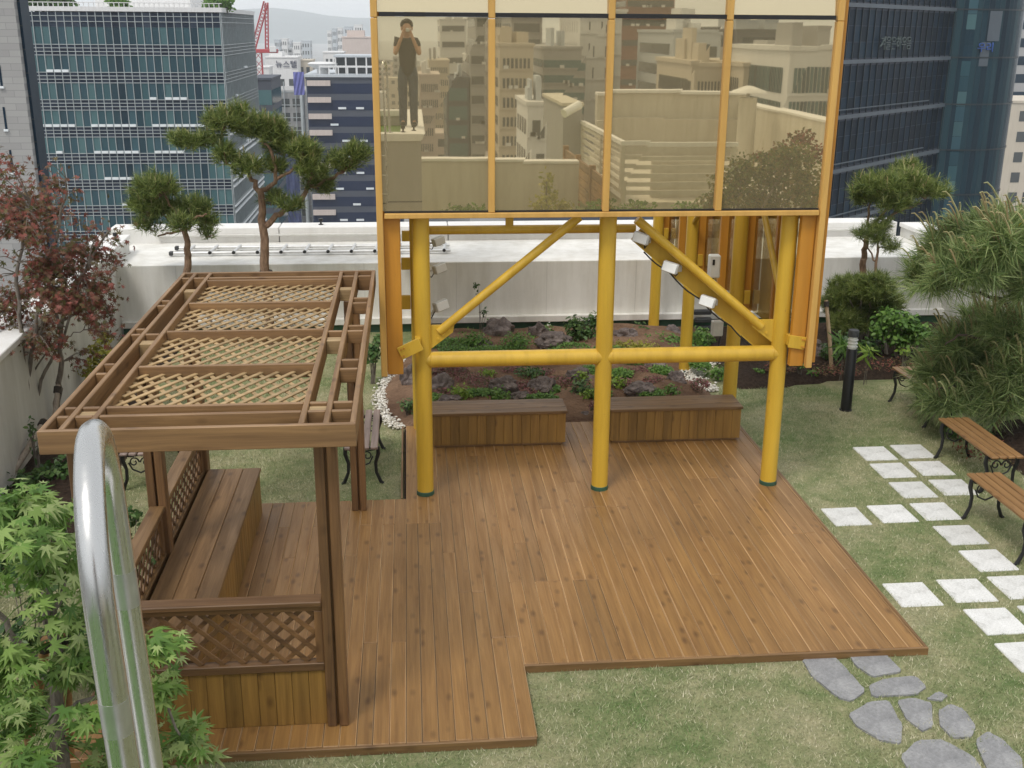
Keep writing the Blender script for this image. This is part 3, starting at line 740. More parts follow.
bE = copy_tree(bD); bE.location = (-2.66, 10.62, 0); bE['label'] = 'weathered grey slatted bench seen beneath the pergola roof beside the steel handrail'

# ================================================================== bollard
bl = thing('bollard_light', 'black bollard lamp with ribbed white lens standing on the lawn', 'bollard', (5.13, 11.97, 0))
k = MB(); k.lathe((5.13, 11.97, 0), [(0.075, 0), (0.075, 0.012), (0.063, 0.014), (0.062, 0.76), (0.058, 0.765)], 24); k.build('shaft', M['black'], bl, True)
k = MB(); k.lathe((5.13, 11.97, 0), [(0.05, 0.765), (0.05, 0.915)], 24); k.build('lens', M['lampwhite'], bl, True)
k = MB()
for i in range(3): k.lathe((5.13, 11.97, 0), [(0.05, 0.79+i*0.042), (0.06, 0.785+i*0.042), (0.06, 0.792+i*0.042), (0.05, 0.797+i*0.042)], 24)
k.build('louvre', M['lampgrey'], bl, True)
k = MB(); k.lathe((5.13, 11.97, 0), [(0.05, 0.91), (0.063, 0.912), (0.063, 0.975), (0.055, 0.99), (0.0, 0.992)], 24); k.build('cap', M['darkgrey'], bl, True)

# ================================================================== paving
SL = [(4.90, 10.55, 'white square slab farthest from the viewer, left of the top pair'), (5.33, 10.58, 'white square slab farthest from the viewer, right of the top pair'),
 (4.89, 10.08, 'white square slab in the second row from the top, left of its pair'), (5.32, 10.11, 'white square slab in the second row from the top, right of its pair'),
 (4.88, 9.58, 'white square slab in the third row from the top, left of the bench leg'), (5.31, 9.61, 'white square slab in the third row from the top, tucked behind the bench leg'),
 (3.98, 9.02, 'white square slab touching the deck edge in the upper left spur'), (4.44, 9.05, 'white square slab second from the deck in the upper left spur'),
 (4.87, 9.07, 'white square slab where the upper left spur meets the main row'), (4.86, 8.56, 'white square slab just below the upper spur junction'),
 (4.86, 8.06, 'white square slab two rows below the upper spur, left of the cut off bench'), (3.95, 7.54, 'white square slab touching the deck edge in the lower left spur'),
 (4.42, 7.57, 'white square slab second from the deck in the lower spur'), (4.87, 7.59, 'white square slab at the right end of the lower spur, cut by the photo edge'),
 (4.41, 7.08, 'white square slab one row below the lower spur'), (4.86, 7.10, 'white square slab mostly outside the right edge, one row below the lower spur'), (4.40, 6.58, 'white square slab nearest the viewer at the right edge')]
for i, (x, y, lb) in enumerate(SL):
    k = MB(); k.box(-0.175, 0.175, -0.19, 0.19, -0.03, 0.011+random.uniform(-0.003, 0.003), 0.007)
    o = k.build('paving_slab', M['slab']); o.location = (x, y, 0); o.rotation_euler = (R(random.uniform(-.4, .4)), R(random.uniform(-.4, .4)), R(random.uniform(-1.2, 1.2)))
    tag(o, lb, 'paving slab', 'white square stepping slabs')
FL = [([(801, 660), (834, 657), (848, 672), (866, 692), (851, 703), (838, 699), (812, 678)], 'long grey flagstone touching the deck edge, leftmost of the crazy paving'),
 ([(849, 657), (884, 653), (903, 673), (872, 678), (856, 667)], 'grey flagstone touching the deck edge, second from the left'),
 ([(868, 687), (884, 680), (915, 677), (927, 688), (917, 696), (872, 698)], 'oval grey flagstone in the second row of the crazy paving'),
 ([(848, 716), (868, 703), (888, 701), (903, 727), (901, 745), (880, 742), (858, 729)], 'grey flagstone with a dark crack in the third row'),
 ([(897, 702), (912, 699), (932, 704), (933, 728), (922, 733), (905, 719)], 'grey flagstone in the middle right of the cracked one'),
 ([(938, 712), (950, 705), (963, 710), (976, 727), (971, 739), (952, 739), (939, 727)], 'rounded grey flagstone at the right of the third row'),
 ([(900, 757), (918, 741), (943, 741), (975, 759), (985, 775), (960, 790), (915, 785)], 'large grey flagstone nearest the viewer cut by the lower edge'),
 ([(974, 741), (988, 733), (1003, 741), (1022, 760), (1024, 775), (990, 778)], 'grey flagstone at the lower right corner'),
 ([(926, 700), (938, 693), (948, 697), (942, 702)], 'smallest grey flagstone chip above the rounded one')]
for px, lb in FL:
    pts = [G(*q) for q in px]
    c = sum(pts, Vector())/len(pts); poly = []
    n = len(pts)
    for i in range(n):           # corner-cut the outline
        a, b, d = pts[i-1], pts[i], pts[(i+1) % n]
        for f in (0.22, 0.10): poly.append(b.lerp(a, f))
        for f in (0.10, 0.22): poly.append(b.lerp(d, f))
    poly = [(p.x-c.x+random.uniform(-.004, .004), p.y-c.y+random.uniform(-.004, .004)) for p in poly]
    k = MB(); k.prism(poly, -0.03, 0.014); k.v[len(poly):] = [(x*0.985, y*0.985, z+random.uniform(-.002, .002)) for x, y, z in k.v[len(poly):]]
    o = k.build('flagstone', M['flag']); o.location = (c.x, c.y, 0); tag(o, lb, 'flagstone', 'grey crazy paving stones')

# ================================================================== ladder lying on the podium ledge
p0 = at(160, 258, 17.1); lad = thing('aluminium_ladder', 'long aluminium ladder lying flat on the white podium ledge', 'ladder', (-1.5, 17.0, 1.04))
ya, yb, xa, xb = 16.62, 17.05, -3.55, 0.6
for y in (ya, yb):
    k = MB(); k.box(xa, xb, y-0.035, y+0.035, 1.06, 1.10, 0.008); k.build('rail', M['alu'], lad)
    k = MB(); k.box(xa-0.06, xa, y-0.04, y+0.04, 1.05, 1.11, 0.01); k.build('end_cap', M['darkgrey'], lad)
n = 12
for i in range(n):
    x = xa+0.2+i*(xb-xa-0.3)/(n-1)
    k = MB(); k.tube([(x, ya-0.05, 1.095), (x+0.03, yb+0.03, 1.10)], 0.024, 8); g = k.build('rung', M['alu'], lad, True)
    k = MB(); k.tube([(x-0.004, ya-0.075, 1.094), (x-0.002, ya-0.05, 1.095)], 0.026, 8); k.build('plug', M['black'], g, True)

# lightning-conductor stubs on the copings
def stub(p, lb):
    o = thing('conductor_clip', lb, 'roof clip', p, 0, 'small dark clips on the copings')
    k = MB(); k.lathe(p, [(0.04, 0), (0.04, 0.01), (0.015, 0.015), (0.015, 0.05), (0.035, 0.055), (0.035, 0.1), (0.0, 0.102)], 10); k.build('stem', M['black'], o, True)
stub((-4.35, 16.55, 1.31), 'small dark clip on the left parapet coping near the corner')
stub((-1.45, 17.93, 1.272), 'small dark clip on the rear parapet right of the tall pine trunk')
stub((7.95, 17.93, 1.272), 'small dark clip on the rear parapet behind the small right pine')
p = at(116, 288, 14.0); p.x = -3.98
o = thing('wall_lamp', 'small white lamp on a thin pole clamped to the left parapet', 'lamp', p)
k = MB(); k.obox(p, (0.09, 0.06, 0.10), None, 0.015); k.build('housing', M['lampgrey'], o)
k = MB(); k.tube([p+Vector((0.02, 0, -0.1)), p+Vector((0.03, 0, -0.22))], [0.05, 0.03], 8); k.build('lamp_holder', M['darkgrey'], o)
k = MB(); k.tube([p+Vector((0, 0, 0.09)), p+Vector((0, 0, 0.5))], 0.008, 6); k.build('pole', M['lampgrey'], o)

# ================================================================== viewpoint tower: where the photographer stands
tw = thing('stair_tower', 'grey panelled stair tower with coped top on which the photographer stands', 'tower', (-1.5, -1.5, 0))
PT = 2.73
k = MB(); k.box(-3.0, 0.205, 0.98, 1.25, 0.0, PT-0.121); k.box(-0.14, 0.205, -4.4, 0.979, 0.0, PT-0.121); k.box(-3.0, -0.141, -4.4, -4.15, 0, PT-0.121); k.build('tower_wall', M['greystone'], tw)
k = MB(); k.box(-3.0, 0.23, 0.955, 1.275, PT-0.12, PT, 0.008); k.box(-0.165, 0.23, -4.42, 0.954, PT-0.12, PT, 0.008); k.box(-3.0, -0.166, -4.42, -4.12, PT-0.12, PT, 0.008); k.build('coping', M['cap'], tw)
k = MB(); k.box(-3.0, -0.141, -4.15, 0.979, 2.3, 2.42); k.build('roof_planting', M['shrub_mid'], tw)
k = MB(); k.box(-3.0, 0.2056, 1.2505, 1.253, 1.62, 1.64); k.build('panel_joint', M['darkgrey'], tw)
p = Vector((-0.16, 1.3, 1.1)); k = MB(); k.obox(p, (0.12, 0.05, 0.14), None, 0.02); tag(k.build('wall_lantern', M['darkgrey'], loc=p), 'dark box lantern on the grey stair tower wall seen in the mirror', 'lantern')

sl = thing('steel_ladder', 'polished stainless ladder handrail arching up at the lower left', 'ladder', (-0.6, 1.27, PT))
for dx, seen in ((0.0, 1), (-0.45, 0)):
    a = Vector((-0.352+dx, 1.12, 0)); b = Vector((-0.412+dx, 1.42, 0)); zt = 3.676; c = (a+b)/2; hw = (b-a)/2
    pts = [a+Vector((0, 0, PT))]
    for i in range(3): pts.append(a+Vector((0, 0, PT+(zt-PT)*(i+1)/4)))
    for i in range(19):
        th = math.pi*i/18; pts.append(c-hw*math.cos(th)+Vector((0, 0, zt+hw.length*math.sin(th))))
    for z in (3.4, 3.0, 2.73, 2.0, 1.0, 0.02): pts.append(b+Vector((0, 0, z)))
    lean = lambda q: q+Vector(((3.6-max(q.z, PT))*0.026+0.001, 0, 0))
    pts = [lean(q) for q in pts]
    k = MB(); k.tube(pts, 0.0172, 24); o = k.build('handrail', M['stainless'], sl, True)
    k = MB(); k.tube([lean(a+Vector((0, 0, 3.525))), lean(a+Vector((0, 0, 3.57)))], 0.01745, 24); k.build('sleeve', M['weld'], o, True)
    k = MB(); k.tube([lean(b+Vector((0, 0, 3.525))), lean(b+Vector((0, 0, 3.58)))], 0.01745, 24); k.build('sleeve', M['weld'], o, True)
    k = MB(); k.lathe(lean(a+Vector((0, 0, PT))), [(0.05, 0.0005), (0.05, 0.008), (0.02, 0.012)], 20); k.build('base_plate', M['stainless'], o, True)
for z in [0.3+0.3*i for i in range(8)]:
    k = MB(); k.cyl((-0.377, 1.42, z), (-0.827, 1.42, z), 0.012, 14); k.build('rung', M['stainless'], sl, True)
for p, lb in (((-0.12, 1.0, PT+0.001), 'small dark clip on the tower coping at the left of the photographer'), ((0.05, 0.7, PT+0.001), 'small dark clip on the tower coping before the feet of the photographer')): stub(p, lb)
# ================================================================== vegetation helpers
def unit(v): return v/np.maximum(np.linalg.norm(v, axis=-1, keepdims=True), 1e-9)
def frames(d):
    d = unit(d); ref = np.where(np.abs(d[:, 2:3]) < 0.9, np.array([[0, 0, 1.0]]), np.array([[1.0, 0, 0]]))
    u = unit(np.cross(ref, d)); w = np.cross(d, u); return d, u, w
def needles(name, P, D, L, n, width, mat, parent, spread=0.9, droop=0.0):
    """tufts: at each point P along D, n thin needles fanned out"""
    P = np.asarray(P); D = unit(np.asarray(D)); k = len(P)
    P2 = np.repeat(P, n, 0); D2 = np.repeat(D, n, 0); N = len(P2)
    rnd = unit(rng.normal(size=(N, 3))); dirs = unit(D2*(1-spread*0.5)+rnd*spread*rng.uniform(0.3, 1.0, (N, 1)))
    back = rng.uniform(-0.5, 0.35, (N, 1))*L
    B = P2+D2*back; ln = L*rng.uniform(0.65, 1.1, (N, 1))
    T = B+dirs*ln; T[:, 2] -= droop*ln[:, 0]
    side = unit(np.cross(dirs, rng.normal(size=(N, 3))))*width*0.5
    V = np.stack([B-side, B+side, T], 1).reshape(-1, 3); Fc = np.arange(3*N).reshape(-1, 3)
    return fast_mesh(name, V, Fc, mat, parent)
def leaves(name, P, Nrm, size, mat, parent, shape='oval', var=0.35, tipdir=None):
    P = np.asarray(P, float); N = len(P)
    n, u, w = frames(np.asarray(Nrm, float))
    if tipdir is not None:
        td = np.asarray(tipdir, float); td = td-n*np.sum(td*n, 1, keepdims=True); u = unit(td); w = np.cross(n, u)
    else:
        a = rng.uniform(0, 2*np.pi, (N, 1)); u, w = u*np.cos(a)+w*np.sin(a), -u*np.sin(a)+w*np.cos(a)
    if shape == 'oval': sh = np.array([(0, 0), (0.3, 0.26), (0.65, 0.24), (1, 0), (0.65, -0.24), (0.3, -0.26)]); z = np.array([0, .05, .05, -.08, .05, .05])
    elif shape == 'long': sh = np.array([(0, 0), (0.35, 0.09), (1, 0), (0.35, -0.09)]); z = np.array([0, .06, -.12, .06])
    elif shape == 'maple':
        pts = [(0.0, 0.0)]
        lob = [(-128, .42), (-80, .78), (-38, .98), (0, 1.06), (38, .98), (80, .78), (128, .42)]
        for i, (a, r) in enumerate(lob):
            if i: 
                am = (lob[i-1][0]+a)/2; pts.append((0.34*math.cos(R(am)), 0.34*math.sin(R(am))))
            pts.append((r*0.62*math.cos(R(a-8)), r*0.62*math.sin(R(a-8)))); pts.append((r*math.cos(R(a)), r*math.sin(R(a)))); pts.append((r*0.62*math.cos(R(a+8)), r*0.62*math.sin(R(a+8))))
        sh = np.array(pts); rr = np.hypot(sh[:, 0], sh[:, 1]); z = -0.28*rr**2
    s = size*rng.uniform(1-var, 1+var, (N, 1, 1)); m = len(sh)
    cv = rng.uniform(-0.4, 1.9, (N, 1, 1))
    V = P[:, None, :]+s*(u[:, None, :]*sh[None, :, 0:1]+w[:, None, :]*sh[None, :, 1:2]+n[:, None, :]*z[None, :, None]*cv)
    base = (np.arange(N)*m)[:, None]
    if shape == 'maple':
        tri = np.array([(0, i, i+1) for i in range(1, m-1)]); Fc = (base[:, :, None]+tri[None]).reshape(-1, 3)
    else: Fc = base+np.arange(m)[None]
    return fast_mesh(name, V.reshape(-1, 3), Fc, mat, parent)
def blob_pts(blobs, per, shell=0.55):
    """points in ellipsoids (cx,cy,cz,rx,ry,rz); denser near the skin. returns P, outward"""
    P = []; O = []
    for (cx, cy, cz, rx, ry, rz) in blobs:
        n = max(4, int(per*(rx*ry+ry*rz+rx*rz)))
        d = unit(rng.normal(size=(n, 3))); rad = rng.uniform(shell, 1.0, (n, 1))
        P.append(np.array([[cx, cy, cz]])+d*rad*np.array([[rx, ry, rz]])); O.append(unit(d/np.array([[rx, ry, rz]])))
    return np.concatenate(P), np.concatenate(O)
def clump(P, f, lo, seed=0.0):
    return np.array([mnoise.noise((p[0]*f+seed, p[1]*f, p[2]*f)) > lo for p in P])
def limb(mb, pts, r0, r1, n=9, sub=4, wob=0.02):
    """smooth tapered limb through points"""
    pts = [Vector(p) for p in pts]; out = []
    for i in range(len(pts)-1):
        p0 = pts[max(i-1, 0)]; p1 = pts[i]; p2 = pts[i+1]; p3 = pts[min(i+2, len(pts)-1)]
        for k in range(sub):
            t = k/sub
            out.append(0.5*((2*p1)+(p2-p0)*t+(2*p0-5*p1+4*p2-p3)*t*t+(3*p1-p0-3*p2+p3)*t**3))
    out.append(pts[-1]); m = len(out)
    out = [p+Vector((random.uniform(-1, 1), random.uniform(-1, 1), random.uniform(-1, 1)))*wob*(0 if i in (0, m-1) else 1) for i, p in enumerate(out)]
    mb.tube(out, [r0+(r1-r0)*i/(m-1) for i in range(m)], n)
    return out

# ------------------------------------------------------------------ trained pines (cloud pruned)
def cloud_pine(label, base, trunk, limbs, pads, Y, per, L=0.13, dj=0.35, r0=0.075, seed=1):
    o = thing('pine_tree', label, 'tree', base, 0, 'trained pines along the podium')
    k = MB(); limb(k, [base]+[at(x, y, Y) for x, y in trunk], r0, r0*0.55)
    for pts, ra, rb in limbs: limb(k, [at(x, y, Y+d) for x, y, d in pts], ra, rb, 7)
    k.build('trunk', M['bark_pine'], o, True)
    s = Y*1.04/F; bl = []
    rr = random.Random(seed)
    for (x, y, rx, ry) in pads:
        p = at(x, y, Y+rr.uniform(-dj, dj)); bl.append((p.x, p.y, p.z, rx*s, rx*s*0.9, ry*s))
    P, O = blob_pts(bl, per*0.34, 0.5); kp = O[:, 2] > -0.55+0.3*rng.random(len(P)); P, O = P[kp], O[kp]; P = P+rng.normal(size=P.shape)*0.035; D = O*0.8+np.array([[0, 0, 0.7]])
    needles('crown', P, D, L*1.15, 30, 0.0095, M['pine_a'], o, 0.95)
    # twigs inside the pads
    k = MB()
    for i in range(0, len(P), max(1, len(P)//60)):
        p = Vector(P[i]); c = min(bl, key=lambda b: (Vector(b[:3])-p).length); k.tube([Vector(c[:3])-Vector((0, 0, c[5]*0.7)), p], [0.012, 0.005], 5, False)
    k.build('twigs', M['bark_pine'], o)['kind'] = 'stuff'
    sel = (O[:, 2] > 0.35) & (rng.random(len(P)) < 0.2)
    k = MB()
    for p in P[sel]: k.tube([p, p+np.array([rr.uniform(-.03, .03), rr.uniform(-.03, .03), 0.13])], [0.009, 0.006], 5)
    if len(k.v): k.build('buds', M['candle'], o, fix=False)['kind'] = 'stuff'
    return o, bl
def bandage(p, label):
    """rope-bound stake tripod at a trunk"""
    o = thing('tree_stake', label, 'tree stake', p, 0, 'wooden stakes propping the trees')
    k = MB()
    for a in (90, 210, 330): k.tube([p+Vector((0.07*math.cos(R(a)), 0.07*math.sin(R(a)), 0.02)), Vector((p.x+0.5*math.cos(R(a)), p.y+0.34*math.sin(R(a)), 0.0))], 0.028, 8)
    k.build('poles', M['stake_grey'], o)
    k = MB(); k.lathe(p+Vector((0, 0, -0.05)), [(0.09, 0), (0.105, 0.03), (0.1, 0.07), (0.085, 0.1)], 12); k.build('rope', M['rope'], o)
Yp = 15.35
cloud_pine('tall cloud pruned pine with spreading flat pads rising above the pergola roof', (at(266, 270, Yp).x, Yp, 0),
   [(266, 272), (264, 238), (261, 206), (260, 190)],
   [([(260, 192, 0), (252, 179, .05), (240, 165, .1), (222, 150, .1)], .04, .015), ([(260, 192, 0), (268, 187, 0), (276, 180, -.1), (272, 155, -.1), (262, 140, 0)], .04, .015), ([(276, 180, -.1), (296, 168, -.1), (310, 150, 0)], .025, .012),
    ([(266, 226, 0), (281, 213, .05), (300, 200, .1), (308, 186, .15)], .045, .03), ([(306, 190, .15), (333, 177, .1), (350, 166, .05), (364, 156, 0)], .028, .012), ([(308, 186, .15), (312, 172, .1), (300, 160, 0)], .025, .012), ([(266, 200, 0), (275, 200, 0)], .02, .01)],
   [(188, 143, 16, 7), (212, 141, 10, 7), (223, 124, 18, 9), (250, 126, 17, 10), (268, 132, 18, 12), (226, 157, 10, 9), (247, 168, 14, 8), (284, 148, 18, 10), (303, 153, 16, 10), (311, 170, 15, 11), (320, 185, 14, 8), (274, 167, 10, 8), (342, 165, 14, 9), (356, 156, 12, 8), (271, 200, 9, 7), (291, 206, 10, 5), (238, 112, 8, 5)], Yp, 3300, dj=0.22, seed=3)
bandage(Vector((at(266, 270, Yp).x, Yp, 1.02)), 'rope bound stakes around the trunk of the tall pine behind the pergola')
cloud_pine('smaller dense pine with drooping skirt left of the tall one', (at(187, 275, Yp).x, Yp, 0),
   [(187, 276), (188, 255), (186, 236), (184, 222)], [([(185, 230, 0), (172, 233, .1), (158, 236, .2)], .025, .01), ([(184, 224, 0), (196, 218, -.1), (207, 214, -.1)], .025, .01), ([(186, 228, 0), (170, 205, 0), (162, 192, 0)], .025, .01)],
   [(155, 190, 20, 12), (148, 208, 15, 11), (168, 212, 17, 10), (192, 210, 18, 10), (205, 224, 10, 8), (150, 226, 12, 5), (182, 224, 12, 5), (206, 234, 5, 4)], Yp, 3300, dj=0.25, r0=0.06, seed=5)
bandage(Vector((at(187, 275, Yp).x, Yp, 0.97)), 'rope bound stakes around the trunk of the smaller pine behind the pergola')
Yq = 15.2
cloud_pine('small layered pine beside the right corner of the white podium', (at(863, 270, Yq).x, Yq, 0),
   [(863, 272), (864, 255), (867, 238), (876, 222)], [([(867, 238, 0), (880, 225, 0), (900, 212, 0), (922, 203, 0)], .03, .01), ([(870, 232, 0), (868, 215, .1), (872, 198, .1)], .025, .01), ([(876, 222, 0), (888, 205, -.1), (896, 190, -.1)], .025, .01)],
   [(880, 187, 25, 11), (905, 174, 14, 9), (925, 193, 21, 8), (866, 198, 13, 10), (895, 204, 20, 7), (912, 184, 16, 8)], Yq, 3000, dj=0.25, r0=0.055, seed=8)
o = thing('pine_tree', 'thin open lower pine sprigs hanging around the trunk of the right small pine', 'tree', (at(880, 240, 15.0).x, 15.0, 0))
k = MB(); b0 = Vector((at(880, 240, 15.0).x, 15.0, 0)); limb(k, [b0, at(876, 262, 15), at(878, 238, 15)], 0.03, 0.01, 7); limb(k, [at(876, 262, 15), at(866, 245, 15), at(858, 232, 15)], 0.014, 0.006, 6); limb(k, [at(877, 250, 15), at(892, 243, 15)], 0.012, 0.006, 6); k.build('trunk', M['bark_pine'], o, True)
s = 15.0*1.04/F; P, O = blob_pts([(*at(x, y, 15.0), rx*s, rx*s, ry*s) for x, y, rx, ry in ((862, 233, 10, 8), (878, 238, 14, 9), (890, 246, 10, 7), (880, 225, 14, 8))], 700, .2)
needles('crown', P, O*.7+np.array([[0, 0, .6]]), 0.12, 26, 0.0055, M['pine_a'], o, 1.0)

# ------------------------------------------------------------------ big long-needled pine at the right edge
o = thing('pine_tree', 'large long needled pine with pale curling new shoots filling the right edge', 'tree', (7.15, 10.9, 0))
k = MB(); limb(k, [(7.15, 10.9, 0), (7.1, 10.8, 0.7), (6.95, 10.7, 1.3), (6.7, 10.6, 1.9), (6.3, 10.5, 2.3)], 0.11, 0.04)
YB = 10.5
for pts in ([(1040, 330), (1000, 300), (960, 288), (930, 283), (912, 282)], [(1040, 360), (1000, 345), (965, 335), (945, 345)], [(1040, 290), (1000, 260), (975, 240)], [(1045, 400), (1000, 390), (960, 385), (935, 390)], [(1040, 260), (1020, 235)], [(1045, 380), (1010, 360), (985, 340)]):
    limb(k, [at(x, y, YB+.3) for x, y in pts], 0.024, 0.008, 7)
k.build('trunk', M['bark_dark'], o, True)
s = YB*1.05/F
bl = [(985, 232, 28, 16), (960, 243, 28, 16), (1005, 240, 30, 20), (940, 252, 22, 14), (1000, 265, 32, 18), (970, 266, 28, 14), (918, 274, 16, 10), (1022, 285, 16, 12), (935, 280, 18, 8),
      (985, 322, 26, 14), (1010, 330, 26, 20), (960, 345, 26, 18), (990, 355, 30, 22), (1015, 375, 24, 24), (940, 372, 24, 18), (965, 385, 30, 20), (1000, 400, 26, 18), (930, 395, 18, 12), (948, 402, 22, 10), (1050, 235, 38, 20), (1055, 280, 40, 22), (1062, 335, 40, 26), (1055, 390, 36, 20), (1095, 300, 34, 24)]
B = []
for i, (x, y, rx, ry) in enumerate(bl):
    p = at(x, y, YB+0.5*math.sin(i*2.3)+(0.55 if y > 310 else 0)); B.append((p.x, p.y, p.z, rx*s, rx*s, ry*s))
P, O = blob_pts(B, 360, 0.35); P = P+rng.normal(size=P.shape)*0.03; D = O*0.9+np.array([[-0.15, -0.1, 0.5]])
needles('crown', P, D, 0.25, 34, 0.0115, M['pine_b'], o, 0.85, 0.10)
sel = np.where((O[:, 2] > -0.05) & (rng.random(len(P)) < 0.42))[0]
k = MB(); rr = random.Random(4)
for i in sel:
    p = Vector(P[i]); a = rr.uniform(-1.0, 0.5); h = rr.uniform(0.16, 0.36); q = Vector((-0.25+0.3*a, 0.2*rr.uniform(-1, 1), 1)).normalized()
    c = Vector((-rr.uniform(0.2, 1), rr.uniform(-.5, .3), 0.1))*0.06
    k.tube([p, p+q*h*0.5+c*0.15, p+q*h*0.85+c*0.6, p+q*h+c*1.2, p+q*h*0.97+c*1.9], [0.0095, 0.009, 0.0085, 0.008, 0.005], 5)
k.build('new_shoots', M['candle'], o, True, fix=False)['kind'] = 'stuff'
def stake(a, b, label, mat='stake', r=0.026, cat='tree stake'):
    o = thing('tree_stake', label, cat, b, 0, 'wooden stakes propping the trees')
    k = MB(); k.tube([Vector(a), Vector(a).lerp(Vector(b), 0.5)+Vector((0.008, 0, 0)), Vector(b)], [r*0.9, r, r*1.05], 10); k.build('pole', M[mat], o, True)
    k = MB(); d = (Vector(b)-Vector(a)).normalized(); p = Vector(a)+d*0.05; k.tube([p-d*0.03, p+d*0.04], r*1.35, 10); k.build('rope', M['rope'], o)
stake(at(826, 300, 13.6), G(832, 376), 'bare yellowish stake leaning beside the orange fin, left of the bollard')
stake(at(878, 312, 14.3), G(888, 364), 'greyish stake leaning behind the bollard at its right', 'stake_grey')
stake(at(1012, 395, 10.4), G(992, 434), 'brown stake slanting under the pine behind the upper right bench')
stake(at(45, 420, 11.2), G(4, 486), 'grey stake leaning against the left wall under the red maple', 'stake_grey', 0.032)
stake(at(70, 430, 10.6), G(118, 545), 'grey stake slanting down behind the steel handrail', 'stake_grey', 0.03)
stake(at(58, 385, 11.6), G(50, 455), 'upright grey stake tied to the second maple stem', 'stake_grey', 0.03)
stake(at(46, 640, 5.35), G(26, 752), 'orange brown stake under the green maple at the far left', 'bench_slat', 0.03)
stake(at(62, 632, 5.2), G(70, 760), 'orange brown stake under the green maple beside its trunk', 'bench_slat', 0.025)
stake(at(84, 660, 5.3), G(112, 720), 'orange brown stake slanting right under the green maple', 'bench_slat', 0.025)

# ------------------------------------------------------------------ red maple by the left wall
o = thing('maple_tree', 'red leaved maple with several thin stems against the left white wall', 'tree', (-3.75, 11.3, 0))
k = MB(); T = []
for pts, ra, rb, Y in (([(30, 425), (18, 385), (2, 340), (-20, 300), (-30, 240)], .03, .012, 11.3), ([(30, 425), (24, 370), (18, 300), (22, 250), (30, 200)], .032, .01, 11.3), ([(24, 400), (34, 330), (50, 270), (62, 210), (66, 178)], .026, .008, 11.4),
     ([(30, 425), (42, 380), (62, 340), (78, 290), (95, 240)], .022, .008, 11.6), ([(60, 390), (60, 350), (64, 310), (85, 270), (110, 230)], .032, .01, 11.9), ([(62, 345), (52, 300), (45, 250), (40, 215)], .02, .008, 11.9), ([(64, 320), (90, 300), (112, 275), (122, 262)], .014, .006, 11.9), ([(35, 370), (52, 345), (70, 335), (88, 330)], .01, .004, 11.6), ([(8, 352), (25, 340), (40, 335)], .008, .004, 11.3)):
    T += limb(k, [at(x, y, Y) for x, y in pts], ra, rb, 8)
limb(k, [(-3.8, 11.3, 0), at(30, 450, 11.3), at(30, 420, 11.3)], 0.05, 0.032); limb(k, [(-3.75, 11.9, 0), at(58, 420, 11.9), at(60, 388, 11.9)], 0.05, 0.034)
k.build('trunk', M['bark_grey'], o, True)
s = 11.6*1.04/F; B = []
for i, (x, y, rx, ry) in enumerate([(15, 200, 22, 22), (45, 200, 26, 20), (75, 205, 18, 14), (25, 235, 34, 22), (60, 235, 34, 20), (90, 240, 20, 16), (15, 270, 28, 24), (50, 270, 36, 22), (85, 265, 24, 16), (30, 300, 36, 18), (65, 300, 32, 16), (95, 285, 22, 14), (112, 262, 12, 10), (10, 310, 22, 18), (80, 325, 24, 12), (95, 310, 20, 10), (40, 322, 22, 10), (0, 240, 26, 30), (60, 180, 14, 10), (22, 178, 12, 10), (118, 245, 8, 8), (5, 165, 10, 8), (50, 345, 20, 8), (88, 342, 14, 8), (10, 335, 24, 10), (30, 350, 16, 6), (105, 330, 10, 8), (75, 360, 8, 5), (112, 240, 10, 6), (-5, 200, 20, 14)]):
    p = at(x, y, 11.6+0.55*math.sin(i*1.7)); B.append((p.x, p.y, p.z, rx*s, rx*s, ry*s))
P, O = blob_pts(B, 2300, 0.05); P = P+rng.normal(size=P.shape)*0.08; kp = clump(P, 2.6, -0.10); P, O = P[kp], O[kp]; N = O*0.4+rng.normal(size=P.shape)*0.5+np.array([[0, -0.3, 0.6]])
leaves('crown', P, N, 0.044, M['maple_red'], o, 'maple')
k = MB()
for i in range(0, len(P), 14):
    p = Vector(P[i]); q = min(T, key=lambda t_: (t_-p).length); k.tube([q, q.lerp(p, .6)+Vector((0, 0, .03)), p], [0.006, 0.004, 0.002], 4, False)
k.build('twigs', M['bark_grey'], o, fix=False)['kind'] = 'stuff'

# ------------------------------------------------------------------ green maple, foreground left
o = thing('maple_tree', 'bright green Japanese maple in the lower left foreground', 'tree', (-2.3, 5.3, 0))
k = MB(); T = []
for pts, ra, rb in (([(56, 740), (58, 690), (50, 620), (40, 560), (30, 520)], .04, .012), ([(57, 700), (75, 640), (88, 605), (95, 590)], .022, .008), ([(56, 690), (20, 640), (-10, 600), (-30, 560)], .022, .008), ([(57, 715), (110, 690), (150, 690), (180, 735)], .016, .006), ([(52, 640), (62, 580), (66, 530)], .016, .006), ([(110, 690), (150, 660), (170, 650)], .01, .004)):
    T += limb(k, [at(x, y, 5.15) for x, y in pts], ra, rb, 8)
limb(k, [(at(56, 740, 5.15).x, 5.3, 0), at(56, 750, 5.15), at(56, 735, 5.15)], .05, .04)
k.build('trunk', M['bark_grey'], o, True)
s = 5.0*1.05/F; B = []
